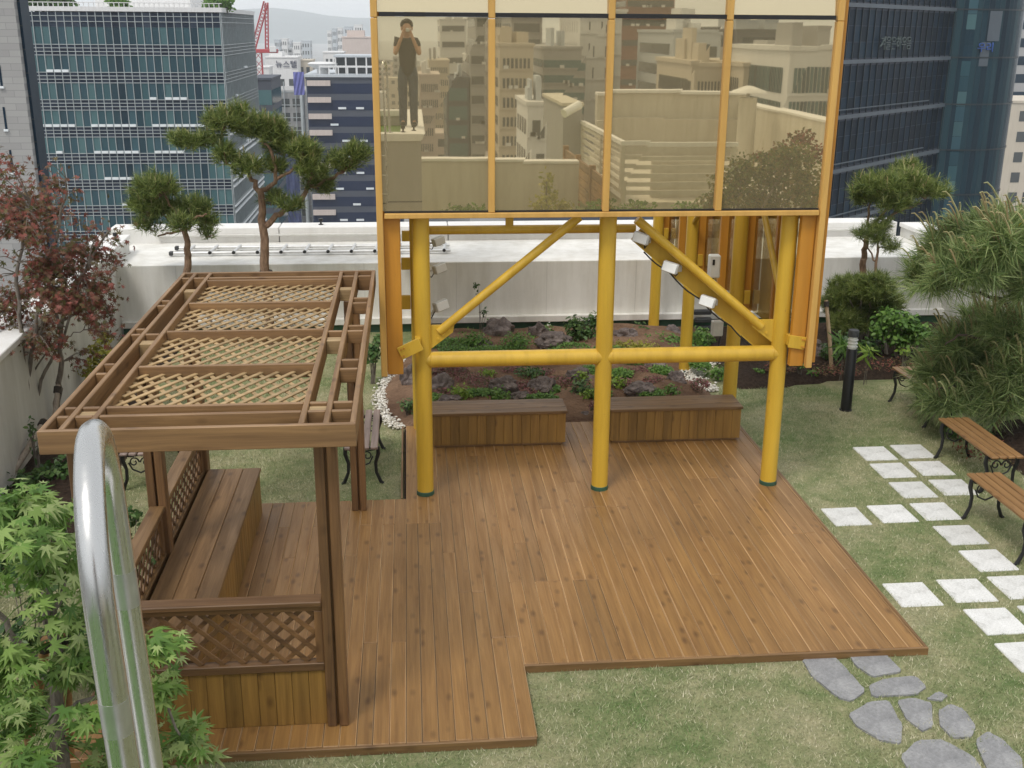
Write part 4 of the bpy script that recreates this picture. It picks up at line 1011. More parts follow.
for i, (x, y, rx, ry) in enumerate([(20, 505, 34, 16), (52, 508, 26, 16), (20, 550, 40, 22), (55, 558, 34, 20), (88, 590, 20, 16), (15, 600, 40, 24), (60, 615, 36, 20), (112, 640, 26, 16), (15, 655, 36, 20), (70, 665, 40, 14), (120, 672, 30, 14), (150, 652, 22, 14), (163, 682, 18, 12), (182, 735, 22, 14), (150, 735, 26, 16), (195, 750, 16, 8), (120, 740, 20, 12), (10, 690, 26, 16), (168, 645, 10, 10), (-20, 560, 40, 40), (-30, 640, 40, 50), (8, 735, 20, 16), (30, 700, 30, 16), (90, 705, 30, 14), (70, 742, 30, 14), (120, 765, 30, 14), (30, 765, 30, 14), (165, 762, 18, 10)]):
    p = at(x, y, 5.05+0.35*math.sin(i*2.1)); B.append((p.x, p.y, p.z, rx*s, rx*s*1.2, ry*s))
P, O = blob_pts(B, 2000, 0.1); P = P+rng.normal(size=P.shape)*0.04; kp = clump(P, 3.4, -0.16, 5.0); P, O = P[kp], O[kp]; N = O*0.35+rng.normal(size=P.shape)*0.3+np.array([[0, -0.15, 0.9]])
td = O*np.array([[1, 1, 0.2]])+np.array([[0.1, -0.3, -0.2]])+rng.normal(size=P.shape)*0.4
leaves('crown', P, N, 0.068, M['maple_green'], o, 'maple', 0.42, td)
k = MB()
for i in range(0, len(P), 9):
    p = Vector(P[i]); q = min(T, key=lambda t_: (t_-p).length); k.tube([q, q.lerp(p, .6)+Vector((0, 0, .03)), p], [0.005, 0.003, 0.0015], 4, False)
k.build('twigs', M['shrub_mid'], o, fix=False)['kind'] = 'stuff'

# ------------------------------------------------------------------ shrubs
def shrub(name, label, blobs_px, Y, mat, size, per=3000, shape='oval', group=None, flowers=None, cat='shrub', dy=0.15, base=None, stems=12, sr=0.7):
    s = Y*1.04/F; B = []
    for i, (x, y, rx, ry) in enumerate(blobs_px):
        p = at(x, y, Y+dy*math.sin(i*2.2)); B.append((p.x, p.y, p.z, rx*s, rx*s, ry*s))
    c = B[0]; o = thing(name, label, cat, (c[0], c[1], 0.05), 0, group)
    P, O = blob_pts(B, per, 0.2); N = O*0.6+rng.normal(size=P.shape)*0.45+np.array([[0, -0.1, 0.5]])
    leaves('foliage', P, N, size, M[mat], o, shape)
    k = MB(); P0 = Vector((c[0], c[1], 0.0))
    for i in range(0, len(P), max(1, len(P)//stems)):
        p = Vector(P[i]); k.tube([P0+Vector((random.uniform(-.03, .03), random.uniform(-.03, .03), 0)), P0.lerp(p, .5)+Vector((0, 0, .05)), p], [0.009*sr, 0.006*sr, 0.003*sr], 5, False)
    k.build('stem', M['bark_grey'], o, fix=False)
    if flowers:
        fm, fn, fs = flowers; up = np.where(O[:, 2] > 0.1)[0]
        ii = rng.choice(up, min(fn, len(up)), replace=False)
        leaves('flower', np.repeat(P[ii]+O[ii]*0.02, 5, 0), rng.normal(size=(len(ii)*5, 3))*0.5+np.array([[0, -.4, 1]]), fs, M[fm], o, 'oval')
    return o
ms = thing('pine_tree', 'broad dark green spreading dwarf pine below the right small pine', 'tree', (at(862, 320, 14.4).x, 14.4, 0))
s = 14.4*1.04/F; P, O = blob_pts([(*at(x, y, 14.4+.3*math.sin(x)), rx*s, rx*s, ry*s) for x, y, rx, ry in ((850, 288, 22, 13), (872, 286, 22, 13), (838, 302, 18, 14), (862, 306, 26, 16), (886, 302, 18, 14), (848, 322, 20, 12), (874, 322, 20, 10))], 1500, .3)
needles('crown', P, O*.7+np.array([[0, -.1, .6]]), 0.11, 30, 0.008, M['pine_a'], ms, 0.95)
k = MB(); b0 = Vector((at(862, 320, 14.4).x, 14.4, 0))
for x, y in ((850, 300), (872, 300), (838, 310), (886, 310), (862, 295)): limb(k, [b0, b0.lerp(at(x, y, 14.4), .5)+Vector((0, 0, .1)), at(x, y, 14.4)], .03, .01, 7)
k.build('trunk', M['bark_grey'], ms, True)
shrub('azalea_bush', 'leafy green bush with a few white flowers right of the bollard', [(905, 322, 18, 12), (888, 316, 14, 10), (922, 334, 16, 12), (900, 338, 20, 10), (880, 330, 12, 10), (930, 350, 14, 12)], 13.6, 'shrub_mid', 0.07, 3200, flowers=('whiteflower', 6, 0.035))
shrub('azalea_bush', 'darker leafy bush low behind the bollard', [(845, 345, 16, 14), (868, 348, 16, 12), (830, 350, 10, 14), (905, 358, 14, 8)], 13.7, 'shrub_dark', 0.07, 2200)
shrub('iris_clump', 'clump of sword shaped leaves left of the bollard', [(843, 348, 7, 9)], 13.1, 'shrub_mid', 0.2, 1500, 'long', cat='plant', stems=4, sr=.35)
shrub('iris_clump', 'pale sword shaped leaves just right of the bollard', [(868, 352, 6, 8)], 12.9, 'shrub_lime', 0.18, 1200, 'long', cat='plant', stems=4, sr=.35)
for i, (x, y, lb) in enumerate(((815, 372, 'tiny yellow green tuft at the soil edge under the right fin'), (828, 386, 'tiny yellow green tuft on the soil edge left of the bollard'), (800, 365, 'tiny leafy tuft on the soil edge close to the right column'), (905, 352, 'tiny leafy tuft in dark soil right of the stake'), (760, 372, 'leafy tuft behind the right cross beam'), (748, 376, 'lime leafy tuft beside the second right column'))):
    shrub('leafy_tuft', lb, [(x, y, 7, 4)], 13.2+0.1*(i % 2), 'shrub_lime' if i % 2 else 'shrub_mid', 0.05, 3000, cat='plant', group='small tufts along the dark soil')
shrub('golden_shrub', 'yellow green upright shrub by the left wall above the pergola beam', [(96, 352, 12, 12), (104, 338, 8, 10), (90, 368, 12, 12), (108, 356, 7, 9), (84, 385, 9, 10)], 13.4, 'shrub_gold', 0.06, 1700)
shrub('leafy_bush', 'dark low bush at the foot of the left wall', [(60, 470, 26, 14), (90, 475, 24, 12), (30, 480, 24, 12)], 10.4, 'shrub_dark', 0.07, 1500)
shrub('leafy_bush', 'dark green undergrowth behind the green maple', [(120, 520, 26, 24), (90, 560, 30, 24), (140, 555, 18, 22)], 7.6, 'shrub_dark', 0.06, 1500)
shrub('leafy_bush', 'shaded dark undergrowth at the far left edge behind the green maple', [(15, 560, 34, 26), (45, 600, 30, 24), (20, 640, 34, 26), (70, 640, 24, 22), (30, 690, 30, 18)], 6.5, 'shrub_dark', 0.06, 1500)
shrub('small_sapling', 'thin twig of a climber with few leaves at the left wall', [(32, 430, 7, 14), (36, 448, 7, 8)], 10.7, 'shrub_dark', 0.045, 1300)
shrub('azalea_bush', 'mounded green undergrowth beneath the large pine at the far right', [(990, 440, 30, 14), (960, 432, 22, 10), (1015, 445, 20, 14)], 10.9, 'shrub_dark', 0.08, 1400)
shrub('leafy_bush', 'dark leafy clump low on the left beside the orange fin', [(372, 352, 8, 12), (378, 340, 6, 8)], 13.4, 'shrub_dark', 0.07, 2500)
p = at(1021, 226, 10.1); P = np.array([list(p)]*14)+rng.normal(size=(14, 3))*0.012; tag(leaves('yellow_flower', P, rng.normal(size=P.shape)+np.array([[0, -.5, .5]]), 0.045, M['yellowflower'], None), 'small yellow bloom peeping out at the top right of the pine', 'flower')

# ------------------------------------------------------------------ rock garden
def rock(label, x, y, Y, w, h, seed):
    """px centre, width and height in px"""
    s = Y*1.04/F; p = at(x, y, Y); bm = bmesh.new(); bmesh.ops.create_icosphere(bm, subdivisions=4, radius=1.0)
    rx, rz = w*s/2, h*s/2*1.15; ry = rx*0.85
    for v in bm.verts:
        n = v.co.copy(); q = n*1.2+Vector((seed*7.3, seed*3.1, 0))
        f = 1+0.36*mnoise.noise(q)+0.22*mnoise.noise(q*2.7)+0.10*abs(mnoise.noise(q*6.1))
        cell = mnoise.cell(q*1.6)*0.12
        f += cell; v.co = Vector((n.x*rx*f, n.y*ry*f, n.z*rz*f))
    me = bpy.data.meshes.new('rock'); bm.to_mesh(me); bm.free()
    o = link_mesh('rock', me, M['rock']); o.location = p; return tag(o, label, 'rock', 'dark volcanic garden rocks')
for i, a in enumerate([('tall rounded dark rock standing against the podium, left of centre', 499, 336, 15.1, 30, 28), ('pointed dark rock behind the pale flat one', 538, 335, 15.0, 20, 20), ('pale flat rock with rough top left of the dark green bush', 553, 342, 14.5, 34, 15),
   ('low grey rock at the foot of the tall rounded one', 482, 347, 14.6, 22, 12), ('dark jagged rock just right of the left column', 441, 388, 12.6, 24, 22), ('grey boulder below the left cross beam', 505, 386, 12.5, 26, 16), ('dark boulder between the two box benches behind the beam', 541, 388, 12.5, 26, 18),
   ('dark rock behind the middle yellow column', 580, 378, 12.9, 26, 18), ('flat dark rock behind the right box bench', 640, 390, 12.3, 30, 14), ('small dark rock near the pebble strip at the right', 676, 380, 12.7, 18, 16), ('dark rock against the podium right of the middle column', 625, 338, 15.0, 24, 18), ('rough dark rock under the rearmost column', 672, 336, 15.3, 18, 18),
   ('small flat stone between the box benches at the deck edge', 583, 416, 11.9, 18, 8), ('dark stone at the left pebble border', 410, 378, 13.0, 16, 20), ('low dark stone behind the left box bench', 450, 400, 12.0, 22, 8), ('small grey stone behind the left box bench, right end', 520, 396, 12.2, 18, 8), ('dark stone in the far left of the bed against the wall', 432, 338, 14.8, 24, 14),
   ('dark boulder in the soil under the right orange fin', 812, 352, 13.9, 26, 24), ('flat dark stone in the middle of the bed', 655, 366, 13.3, 22, 10)]):
    rock(a[0], a[1], a[2], a[3], a[4], a[5], i+1)
SH = [('dense dark green bush rising against the podium left of the middle column', [(583, 335, 14, 14), (592, 322, 8, 9), (574, 326, 9, 10)], 14.8, 'shrub_dark', 0.06),
 ('low bright green mound left of the pale flat rock', [(517, 341, 16, 8)], 14.3, 'shrub_mid', 0.04), ('mossy green mound at the foot of the tall rock', [(472, 340, 16, 8)], 14.5, 'shrub_mid', 0.04), ('bright lime plant right of the left column', [(460, 392, 9, 7), (466, 398, 6, 4)], 12.2, 'shrub_lime', 0.04), ('green spreading mound under the grey boulder', [(500, 395, 12, 6)], 12.15, 'shrub_mid', 0.04),
 ('lime tuft under the left cross beam', [(488, 373, 8, 4)], 13.1, 'shrub_lime', 0.04), ('lime tuft just left of the middle column, upper', [(583, 376, 7, 5)], 12.7, 'shrub_lime', 0.04), ('lime tuft just left of the middle column, lower', [(588, 395, 7, 5)], 12.2, 'shrub_lime', 0.04), ('lime plant just right of the middle column', [(619, 382, 8, 6)], 12.5, 'shrub_lime', 0.045), ('green tuft behind the right box bench', [(672, 390, 9, 5)], 12.3, 'shrub_mid', 0.04),
 ('wide green mound in front of the rearmost column', [(662, 342, 18, 8), (680, 342, 12, 7)], 14.8, 'shrub_mid', 0.05), ('yellow green row of leaves right of the middle column', [(640, 347, 18, 4), (620, 345, 8, 4)], 14.2, 'shrub_gold', 0.04), ('spiky green plants against the green membrane at the right', [(700, 338, 12, 10), (709, 345, 9, 7)], 14.9, 'shrub_mid', 0.06), ('dark shrub left of the middle column, near the benches', [(580, 390, 12, 10)], 12.4, 'shrub_dark', 0.045),
 ('dark trailing plant at the left end of the bed', [(408, 405, 9, 6)], 12.0, 'shrub_dark', 0.04), ('dark green low plant under the left beam', [(530, 372, 14, 5)], 13.0, 'shrub_dark', 0.04), ('grey green plant near the right pebble strip', [(720, 372, 12, 6)], 13.2, 'shrub_mid', 0.05), ('dark plant between the columns at the back', [(640, 330, 9, 7)], 15.3, 'shrub_dark', 0.05), ('green plant with tiny white flowers next to the pointed rock', [(546, 330, 8, 6)], 15.1, 'shrub_mid', 0.04),
 ('tall thin sapling standing before the podium, left of the diagonal brace', [(480, 296, 5, 5), (484, 312, 4, 4), (490, 322, 4, 3), (476, 285, 3, 3)], 15.3, 'shrub_dark', 0.045)]
for i, (lb, bp, Y, mt, sz) in enumerate(SH):
    bp = [(x, y, rx*1.25, ry*1.25) for x, y, rx, ry in bp] if 'sapling' not in lb else bp
    shrub('garden_plant', lb, bp, Y, mt, sz, 3600 if sz < .05 else 2600, group='small plants in the rock garden', cat='plant', dy=0.05, flowers=('whiteflower', 8, 0.018) if 'white flowers' in lb else None, stems=5 if 'sapling' in lb else 20, sr=0.6)
# pink moss phlox carpets and other ground cover
def cover(name, pts, mat, size, n, label, h=0.05):
    P = []
    for (x, y, rx, ry) in pts:
        c = G(x, y, 0.16); a = rng.uniform(0, 2*np.pi, n); q = np.sqrt(rng.uniform(0, 1, n)); sx = rx*c.y*1.04/F; sy = ry*c.y*1.04/F*2.4
        P.append(np.stack([c.x+np.cos(a)*q*sx, c.y+np.sin(a)*q*sy, 0.15+h*(1-q)+rng.uniform(-.02, .05, n)], 1))
    P = np.concatenate(P); o = leaves(name, P, rng.normal(size=P.shape)*0.4+np.array([[0, -.2, 1]]), size, M[mat], None, 'oval')
    return tag(o, label, 'ground cover', kind='stuff')
cover('pink_groundcover', [(470, 380, 20, 6), (455, 372, 14, 5), (515, 372, 16, 5), (520, 388, 12, 6), (655, 382, 14, 5), (598, 408, 9, 4), (545, 375, 12, 4), (640, 372, 18, 4), (435, 373, 12, 4), (490, 385, 22, 7), (620, 385, 18, 6), (560, 382, 16, 6), (700, 385, 10, 5), (440, 395, 14, 5), (530, 395, 12, 4)], 'pink', 0.028, 560, 'pink flowering carpet plants spread between the rocks')
cover('green_groundcover', [(430, 400, 16, 5), (540, 400, 20, 4), (690, 352, 16, 6), (610, 352, 24, 5), (560, 355, 24, 5), (460, 352, 22, 5), (700, 365, 10, 6), (650, 395, 16, 4), (480, 395, 20, 4), (590, 372, 14, 5), (510, 352, 20, 6), (640, 360, 22, 6), (420, 378, 9, 6), (450, 345, 18, 8), (600, 395, 12, 6), (490, 352, 26, 5), (570, 348, 20, 5), (620, 375, 14, 5), (660, 372, 14, 5), (550, 390, 10, 5)], 'shrub_mid', 0.032, 1100, 'low dark green ground cover among the rocks')
cover('soil_litter', [(840, 370, 30, 8), (900, 365, 30, 10), (780, 368, 16, 6), (985, 450, 30, 16), (930, 370, 20, 14)], 'maple_red', 0.035, 240, 'dry leaves scattered over the dark soil', 0.0)
# pebbles
PB = [(400, 428), (388, 420), (381, 408), (380, 397), (383, 387), (389, 377), (397, 368), (404, 360), (411, 352), (418, 346)]
PB2 = [(727, 352), (716, 358), (703, 368), (688, 371), (694, 378), (703, 385), (712, 391)]
def pebbles(path, wpx, n, label):
    V = []; Fc = []; bm = bmesh.new(); bmesh.ops.create_icosphere(bm, subdivisions=1, radius=1); bv = np.array([v.co[:] for v in bm.verts]); bf = np.array([[v.index for v in f.verts] for f in bm.faces]); bm.free()
    W = [G(x, y, 0.02) for x, y in path]
    for i in range(n):
        k = random.randrange(len(W)-1); p = W[k].lerp(W[k+1], random.random()); d = (W[k+1]-W[k]).normalized(); q = Vector((-d.y, d.x, 0))
        p = p+q*random.gauss(0, wpx); r = random.uniform(0.010, 0.024)
        Mx = np.array(Matrix.Rotation(random.uniform(0, 6), 3, 'Z'))
        v = (bv*np.array([r, r*random.uniform(.6, 1), r*random.uniform(.45, .7)])*(1+rng.uniform(-.12, .12, (len(bv), 1))))@Mx.T+np.array([p.x, p.y, random.uniform(0.01, 0.045)])
        Fc.append(bf+len(V)*len(bv)); V.append(v)
    return tag(fast_mesh('pebble_border', np.concatenate(V), np.concatenate(Fc), M['pebble']), label, 'pebbles', kind='stuff')
pebbles(PB, 0.042, 1300, 'curving border of white pebbles left of the rock garden')
pebbles(PB2, 0.06, 1100, 'strip of white pebbles right of the rock garden')

# ------------------------------------------------------------------ grass blades
def grass():
    n = 420000
    X = rng.uniform(-4.2, 8.1, n); Y = 5.2+(15.8-5.2)*rng.uniform(0, 1, n)**1.25
    ok = np.ones(n, bool)
    def cut(x0, x1, y0, y1): ok[(X > x0) & (X < x1) & (Y > y0) & (Y < y1)] = False
    cut(-2.2, 0.73, 5.83, 9.63); cut(-0.16, 3.68, 6.66, 11.64); cut(-0.13, 3.72, 11.5, 16)
    for x, y, _ in SL: cut(x-0.156, x+0.156, y-0.170, y+0.170)
    ok &= ~((X < -3.05) & (Y > 8.4)); ok &= ~((X < -1.8) & (Y < 5.7)); ok &= ~((X < -0.05) & (X > -0.5) & (Y > 12) )
    ok &= ~((X > 3.95) & (Y > 12.85)); ok &= ~((X > 6.2) & (Y > 8.5)); ok &= ~((X > 7) & (Y > 12)); ok &= ~((X > 5.95) & (Y < 8.5))
    for px, _ in FL:
        pts = [G(*q) for q in px]; cx = sum(p.x for p in pts)/len(pts); cy = sum(p.y for p in pts)/len(pts)
        ins = np.ones(n, bool); N_ = len(pts)
        area = sum(pts[i].x*pts[(i+1) % N_].y-pts[(i+1) % N_].x*pts[i].y for i in range(N_)); sg = 1 if area > 0 else -1
        for i in range(N_):
            a, b = pts[i], pts[(i+1) % N_]; ins &= sg*((b.x-a.x)*(Y-a.y)-(b.y-a.y)*(X-a.x)) > 0.006
        ok &= ~ins
    X = X[ok]; Y = Y[ok]; n = len(X)
    dens = 0.5+0.5*np.sin(X*2.3+np.sin(Y*1.7)*2)*np.sin(Y*2.1+X*0.7)
    h = rng.uniform(0.012, 0.032, n)*(0.7+0.5*dens); a = rng.uniform(0, 2*np.pi, n); lean = rng.uniform(0.2, 1.3, n)*h; b = rng.uniform(0, 2*np.pi, n); w = rng.uniform(0.0016, 0.0036, n)
    P = np.stack([X, Y, np.zeros(n)], 1); S = np.stack([np.cos(a)*w, np.sin(a)*w, np.zeros(n)], 1); Tp = P+np.stack([np.cos(b)*lean, np.sin(b)*lean, h], 1)
    V = np.stack([P-S, P+S, Tp], 1).reshape(-1, 3)
    return tag(fast_mesh('grass', V, np.arange(3*n).reshape(-1, 3), M['grass']), 'short patchy green and straw coloured grass on the lawn', 'grass', kind='stuff')
grass()
# ================================================================== city
def glassmat(name, cols, rough=0.08, spec=0.5, blinds=None):
    t = NT(name); isl = t.island()
    c = t.ramp(isl, [(i/(len(cols)-1), c) for i, c in enumerate(cols)])
    big = t.noise(t.coords(), 0.06, 3)
    c = t.mix(0.5, c, t.ramp(big, [(0.35, (0.7, 0.7, 0.75)), (0.65, (1.2, 1.2, 1.15))]), 'MULTIPLY')
    return t.set(c, rough, spec=spec)
G_TEAL = glassmat('teal_pane', [(0.008, 0.026, 0.042), (0.03, 0.075, 0.095), (0.05, 0.115, 0.13), (0.085, 0.165, 0.175), (0.012, 0.035, 0.055), (0.05, 0.11, 0.135)], 0.15, 0.09)
G_SPAN = glassmat('dark_spandrel', [(0.010, 0.017, 0.035), (0.022, 0.036, 0.06), (0.04, 0.055, 0.085)], 0.2, 0.05)
G_NAVY = glassmat('navy_pane', [(0.004, 0.011, 0.020), (0.007, 0.019, 0.036), (0.012, 0.031, 0.052), (0.005, 0.010, 0.02)], 0.3, 0.05)
G_DARK = glassmat('dark_window', [(0.03, 0.035, 0.04), (0.07, 0.08, 0.085), (0.14, 0.14, 0.13)], 0.2, 0.4)
G_BLUE = glassmat('blue_dark_pane', [(0.006, 0.012, 0.04), (0.012, 0.022, 0.058), (0.025, 0.036, 0.075)], 0.2, 0.15)
MULL = plain('pale_mullion', (0.42, 0.46, 0.47), 0.4, 0.3, 0.1, 1)
MULLD = plain('dark_mullion', (0.022, 0.03, 0.035), 0.4, 0.3, 0.15, 1)
BANDG = plain('grey_band', (0.075, 0.095, 0.115), 0.45, 0, 0.15, 0.4)
BLIND = plain('white_sash', (0.72, 0.76, 0.78), 0.5, 0, 0.08, 1)
def cm(name, col, amt=0.35):
    return wall_mat(name, col, (0.72, 0.7, 0.66), amt)
W_WHITE = cm('white_tile', (0.72, 0.72, 0.72)); W_BEIGE = cm('beige_tile', (0.56, 0.50, 0.41)); W_GREY = cm('grey_tile', (0.36, 0.36, 0.36)); W_BROWN = cm('brown_brick', (0.24, 0.115, 0.085)); W_DGREY = cm('charcoal_cladding', (0.065, 0.075, 0.10)); W_PINK = cm('pale_pink_tile', (0.58, 0.50, 0.46)); W_LB = cm('pale_blue_tile', (0.52, 0.56, 0.60))
ZG = -46.0

class Face:
    """a wall plane: origin at its left end (looking at it), u along it, n outward"""
    def __init__(s, p, u, n): s.p = Vector(p); s.u = Vector(u).normalized(); s.n = Vector(n).normalized()
    def P(s, u, z, d=0.0): q = s.p+s.u*u+s.n*d; return Vector((q.x, q.y, z))
    def rect(s, mb, u0, u1, z0, z1, d): mb.quad(s.P(u0, z0, d), s.P(u1, z0, d), s.P(u1, z1, d), s.P(u0, z1, d))
    def slab(s, mb, u0, u1, z0, z1, d0, d1): mb.obox((s.P((u0+u1)/2, (z0+z1)/2, (d0+d1)/2)), ((u1-u0)/2, (d1-d0)/2, (z1-z0)/2), (s.u, s.n, Vector((0, 0, 1))))

def city(label, x0, x1, yt, Y, wall, refl=False, style='punch', floor=3.4, cols=6, depth=20, win=None, name='office_building', side=True, zlow=None, margin=0.08, wfrac=0.55, hfrac=0.5, top_gap=1.6, zbot=ZG, roof=None, cat='building', group=None, maxrows=26):
    a = at(x0, yt, Y); b = at(x1, yt, Y)
    if refl: cols = int(cols*1.8); floor *= 0.8; top_gap *= .8; maxrows = int(maxrows*1.25)
    if refl: a.y = b.y = 2*MY-Y
    h = (a.z+b.z)/2; w = b.x-a.x; sg = -1 if refl else 1
    root = thing(name, label, cat, ((a.x+b.x)/2, a.y, zbot), 0, group)
    k = MB(); k.box(a.x, b.x, a.y, a.y+sg*depth, zbot, h); k.box(a.x-0.15, b.x+0.15, a.y-sg*0.15, a.y+sg*(depth+.15), h, h+0.35); k.build('wall', wall, root)
    fs = [(Face(a, (1, 0, 0), (0, -sg, 0)), w, cols)]
    if side:
        cx = (a.x+b.x)/2
        if cx < 0: fs.append((Face((b.x, a.y, 0), (0, sg, 0), (1, 0, 0)), depth, max(2, int(cols*depth/max(w, 1)*0.8))))
        else: fs.append((Face((a.x, a.y, 0), (0, sg, 0), (-1, 0, 0)), depth, max(2, int(cols*depth/max(w, 1)*0.8))))
    win = win or G_DARK; z = h-top_gap; low = zlow if zlow is not None else max(zbot+2, h-60); rows = 0
    while z-floor > low and rows < maxrows:
        k = MB()
        for fc, L, nc in fs:
            m_ = L*margin
            if style == 'band': fc.rect(k, m_, L-m_, z-floor*hfrac, z, 0.04)
            else:
                s = (L-2*m_)/nc
                for i in range(nc): fc.rect(k, m_+s*(i+0.5-wfrac/2), m_+s*(i+0.5+wfrac/2), z-floor*hfrac, z, 0.04)
        k.build('window_row', win, root, fix=False); z -= floor; rows += 1
    if refl:
        rq = random.Random(label)
        k = MB()
        for q in range(rq.randint(2, 4)):
            f0 = rq.uniform(.03, .7); ww = rq.uniform(.08, .28); hh = rq.uniform(1.0, 3.2); d0 = rq.uniform(.1, .5)*depth
            k.box(a.x+w*f0, a.x+w*(f0+ww), a.y+sg*d0, a.y+sg*(d0+depth*.25), h+.352, h+hh)
        k.build('roof_house', rq.choice((W_WHITE, W_GREY, W_BEIGE, W_LB)), root)
        k = MB(); z = h-top_gap-floor*hfrac
        while z > max(zbot+2, h-45):
            fs[0][0].slab(k, 0, w, z-0.22, z-0.06, .01, .18); z -= floor
        k.build('sill_course', wall, root)
        k = MB(); z = h-top_gap
        for q in range(14):
            u_ = rq.uniform(.1, .9)*w; zz = z-floor*rq.randint(0, 9)-floor*hfrac; fs[0][0].slab(k, u_, u_+.55, zz-.05, zz+.3, .05, .3)
        k.build('air_conditioner', W_WHITE, root)['kind'] = 'stuff'
    if roof:
        k = MB()
        for (f0, f1, dh) in roof: k.box(a.x+w*f0, a.x+w*f1, a.y+sg*depth*0.2, a.y+sg*depth*0.7, h+0.352, h+dh)
        k.build('roof_house', wall, root)
    return root, a, b, h

def text_mesh(name, body, mat, parent, p, u, up, size, depth=0.05):
    cu = bpy.data.curves.new(name, 'FONT'); cu.body = body; cu.size = size; cu.extrude = depth; cu.align_x = 'CENTER'; cu.align_y = 'CENTER'; cu.resolution_u = 3
    tmp = bpy.data.objects.new(name+'_tmp', cu); C.objects.link(tmp)
    me = bpy.data.meshes.new_from_object(tmp.evaluated_get(bpy.context.evaluated_depsgraph_get()))
    bpy.data.objects.remove(tmp); me.name = name
    u = Vector(u).normalized(); up = Vector(up).normalized(); n = u.cross(up); off = origin(parent)
    for v in me.vertices:
        q = Vector(p)+u*v.co.x+up*v.co.y+n*v.co.z-off; v.co = q
    me.materials.clear()
    return link_mesh(name, me, mat, parent)

# ---- ground of the city far below
m = MB(); m.box(-5800, 5800, -5800, 5800, ZG-0.5, ZG)
tag(m.build('city_ground', plain('city_ground_mix', (0.24, 0.24, 0.235), 0.9, 0, 0.4, 0.03)), kind='structure')
m = MB(); m.box(-7.5, 13, -18, 18.2, ZG, -0.51)
tb = m.build('host_building', W_GREY, loc=(2, 0, ZG)); tag(tb, 'the tall block whose roof carries the garden', 'building')

# ---- teal curtain-wall office at the left
Yt = 135.0
A = at(24, 13, Yt); B = at(219.5, 10, Yt); ht = (A.z+B.z)/2; Bx = B.x
ob = thing('office_building', 'wide teal glass curtain wall office block with planted roof at the left', 'building', ((A.x+B.x)/2, Yt, ZG))
m = MB(); m.box(A.x, Bx, Yt, Yt+28, ZG, ht-0.3); m.build('core', W_DGREY, ob)
fA = Face((A.x, Yt, 0), (1, 0, 0), (0, -1, 0)); fB = Face((Bx, Yt, 0), (0, 1, 0), (1, 0, 0))
Lf = Bx-A.x; ncf = 25; ncs = 26; fh = 3.06; mull = MB(); z = ht-0.4; sash = []
zs = []
for fl in range(10):
    v = MB(); s = MB(); vh = fh*0.62
    if fl == 0: z1 = z-1.3
    else: z1 = z
    for fc, L, nc in ((fA, Lf, ncf), (fB, 28.0, ncs)):
        w = L/nc
        for i in range(nc):
            fc.rect(v, i*w+0.02, (i+1)*w-0.02, z1-vh, z1, 0.05)
            for r in range(3):
                hh = (fh-vh)/3; zz = z1-vh-r*hh
                fc.rect(s, i*w+0.02, (i+1)*w-0.02, zz-hh+0.02, zz-0.02, 0.05)
        for r in range(4): fc.slab(mull, 0, L, z1-vh-r*(fh-vh)/3-0.035, z1-vh-r*(fh-vh)/3+0.035, 0.06, 0.16)
    v.build('window_band', G_TEAL, ob, fix=False); s.build('spandrel_band', G_SPAN, ob, fix=False)
    zs.append((z1, vh)); z = z1-fh
fA.rect(MB(), 0, 1, 0, 1, 0)
tp = MB()
for fc, L, nc in ((fA, Lf, ncf), (fB, 28.0, ncs)):
    w = L/nc
    for i in range(nc+1): fc.slab(mull, i*w-0.035, i*w+0.035, z, ht, 0.06, 0.18)
    for i in range(nc): fc.rect(tp, i*w+0.02, (i+1)*w-0.02, ht-1.65, ht-0.1, 0.05)
    for q in (0.5, 1.1): fc.slab(mull, 0, L, ht-q-0.03, ht-q+0.03, 0.06, 0.16)
tp.build('window_band', G_SPAN, ob, fix=False)
mull.build('mullion_grid', MULL, ob)
for (fl, i0, i1) in ((1, 2, 4), (1, 4, 5), (2, 15, 16), (2, 17, 20), (3, 0, 5), (3, 7, 13), (3, 15, 22), (4, 2, 3), (4, 7, 13), (4, 15, 19), (5, 8, 12), (6, 10, 11), (6, 18, 20), (7, 9, 10), (7, 20, 21)):
    k = MB(); z1, vh = zs[fl]; w = Lf/ncf
    for i in range(i0, i1): fA.slab(k, i*w+0.08, (i+1)*w-0.08, z1-vh+0.02, z1-vh+0.30, 0.10, 0.38)
    k.build('open_sash', BLIND, ob)
for (fl, i0, i1) in ((1, 14, 16), (3, 2, 5), (3, 8, 10), (4, 12, 16), (5, 2, 5), (2, 6, 7)):
    k = MB(); z1, vh = zs[fl]; w = 28.0/ncs
    for i in range(i0, i1): fB.slab(k, i*w+0.08, (i+1)*w-0.08, z1-vh+0.02, z1-vh+0.26, 0.10, 0.38)
    k.build('open_sash', BLIND, ob)
k = MB()
for fl in (3, 4, 5, 6, 7, 8):
    z1, vh = zs[fl]
    for q in (0.2, 0.9): fB.slab(k, 0, 28, z1-vh-q-0.1, z1-vh-q+0.1, 0.18, 0.3)
k.build('side_fin', BLIND, ob)
k = MB(); k.box(A.x-0.2, Bx+0.3, Yt-0.3, Yt+28.2, ht, ht+0.5); k.box(A.x-0.2, Bx+0.3, Yt-0.25, Yt-0.1, ht+0.9, ht+0.98)
for i in range(40): k.box(A.x+i*Lf/39-.04, A.x+i*Lf/39+.04, Yt-0.22, Yt-0.14, ht+0.5, ht+0.9)
k.build('roof_parapet', W_WHITE, ob)
k = MB(); q0 = at(95, 0, Yt+12); q1 = at(190, 0, Yt+12); k.box(q0.x, q1.x, Yt+12, Yt+22, ht, ht+4.5); k.build('roof_house', W_WHITE, ob)
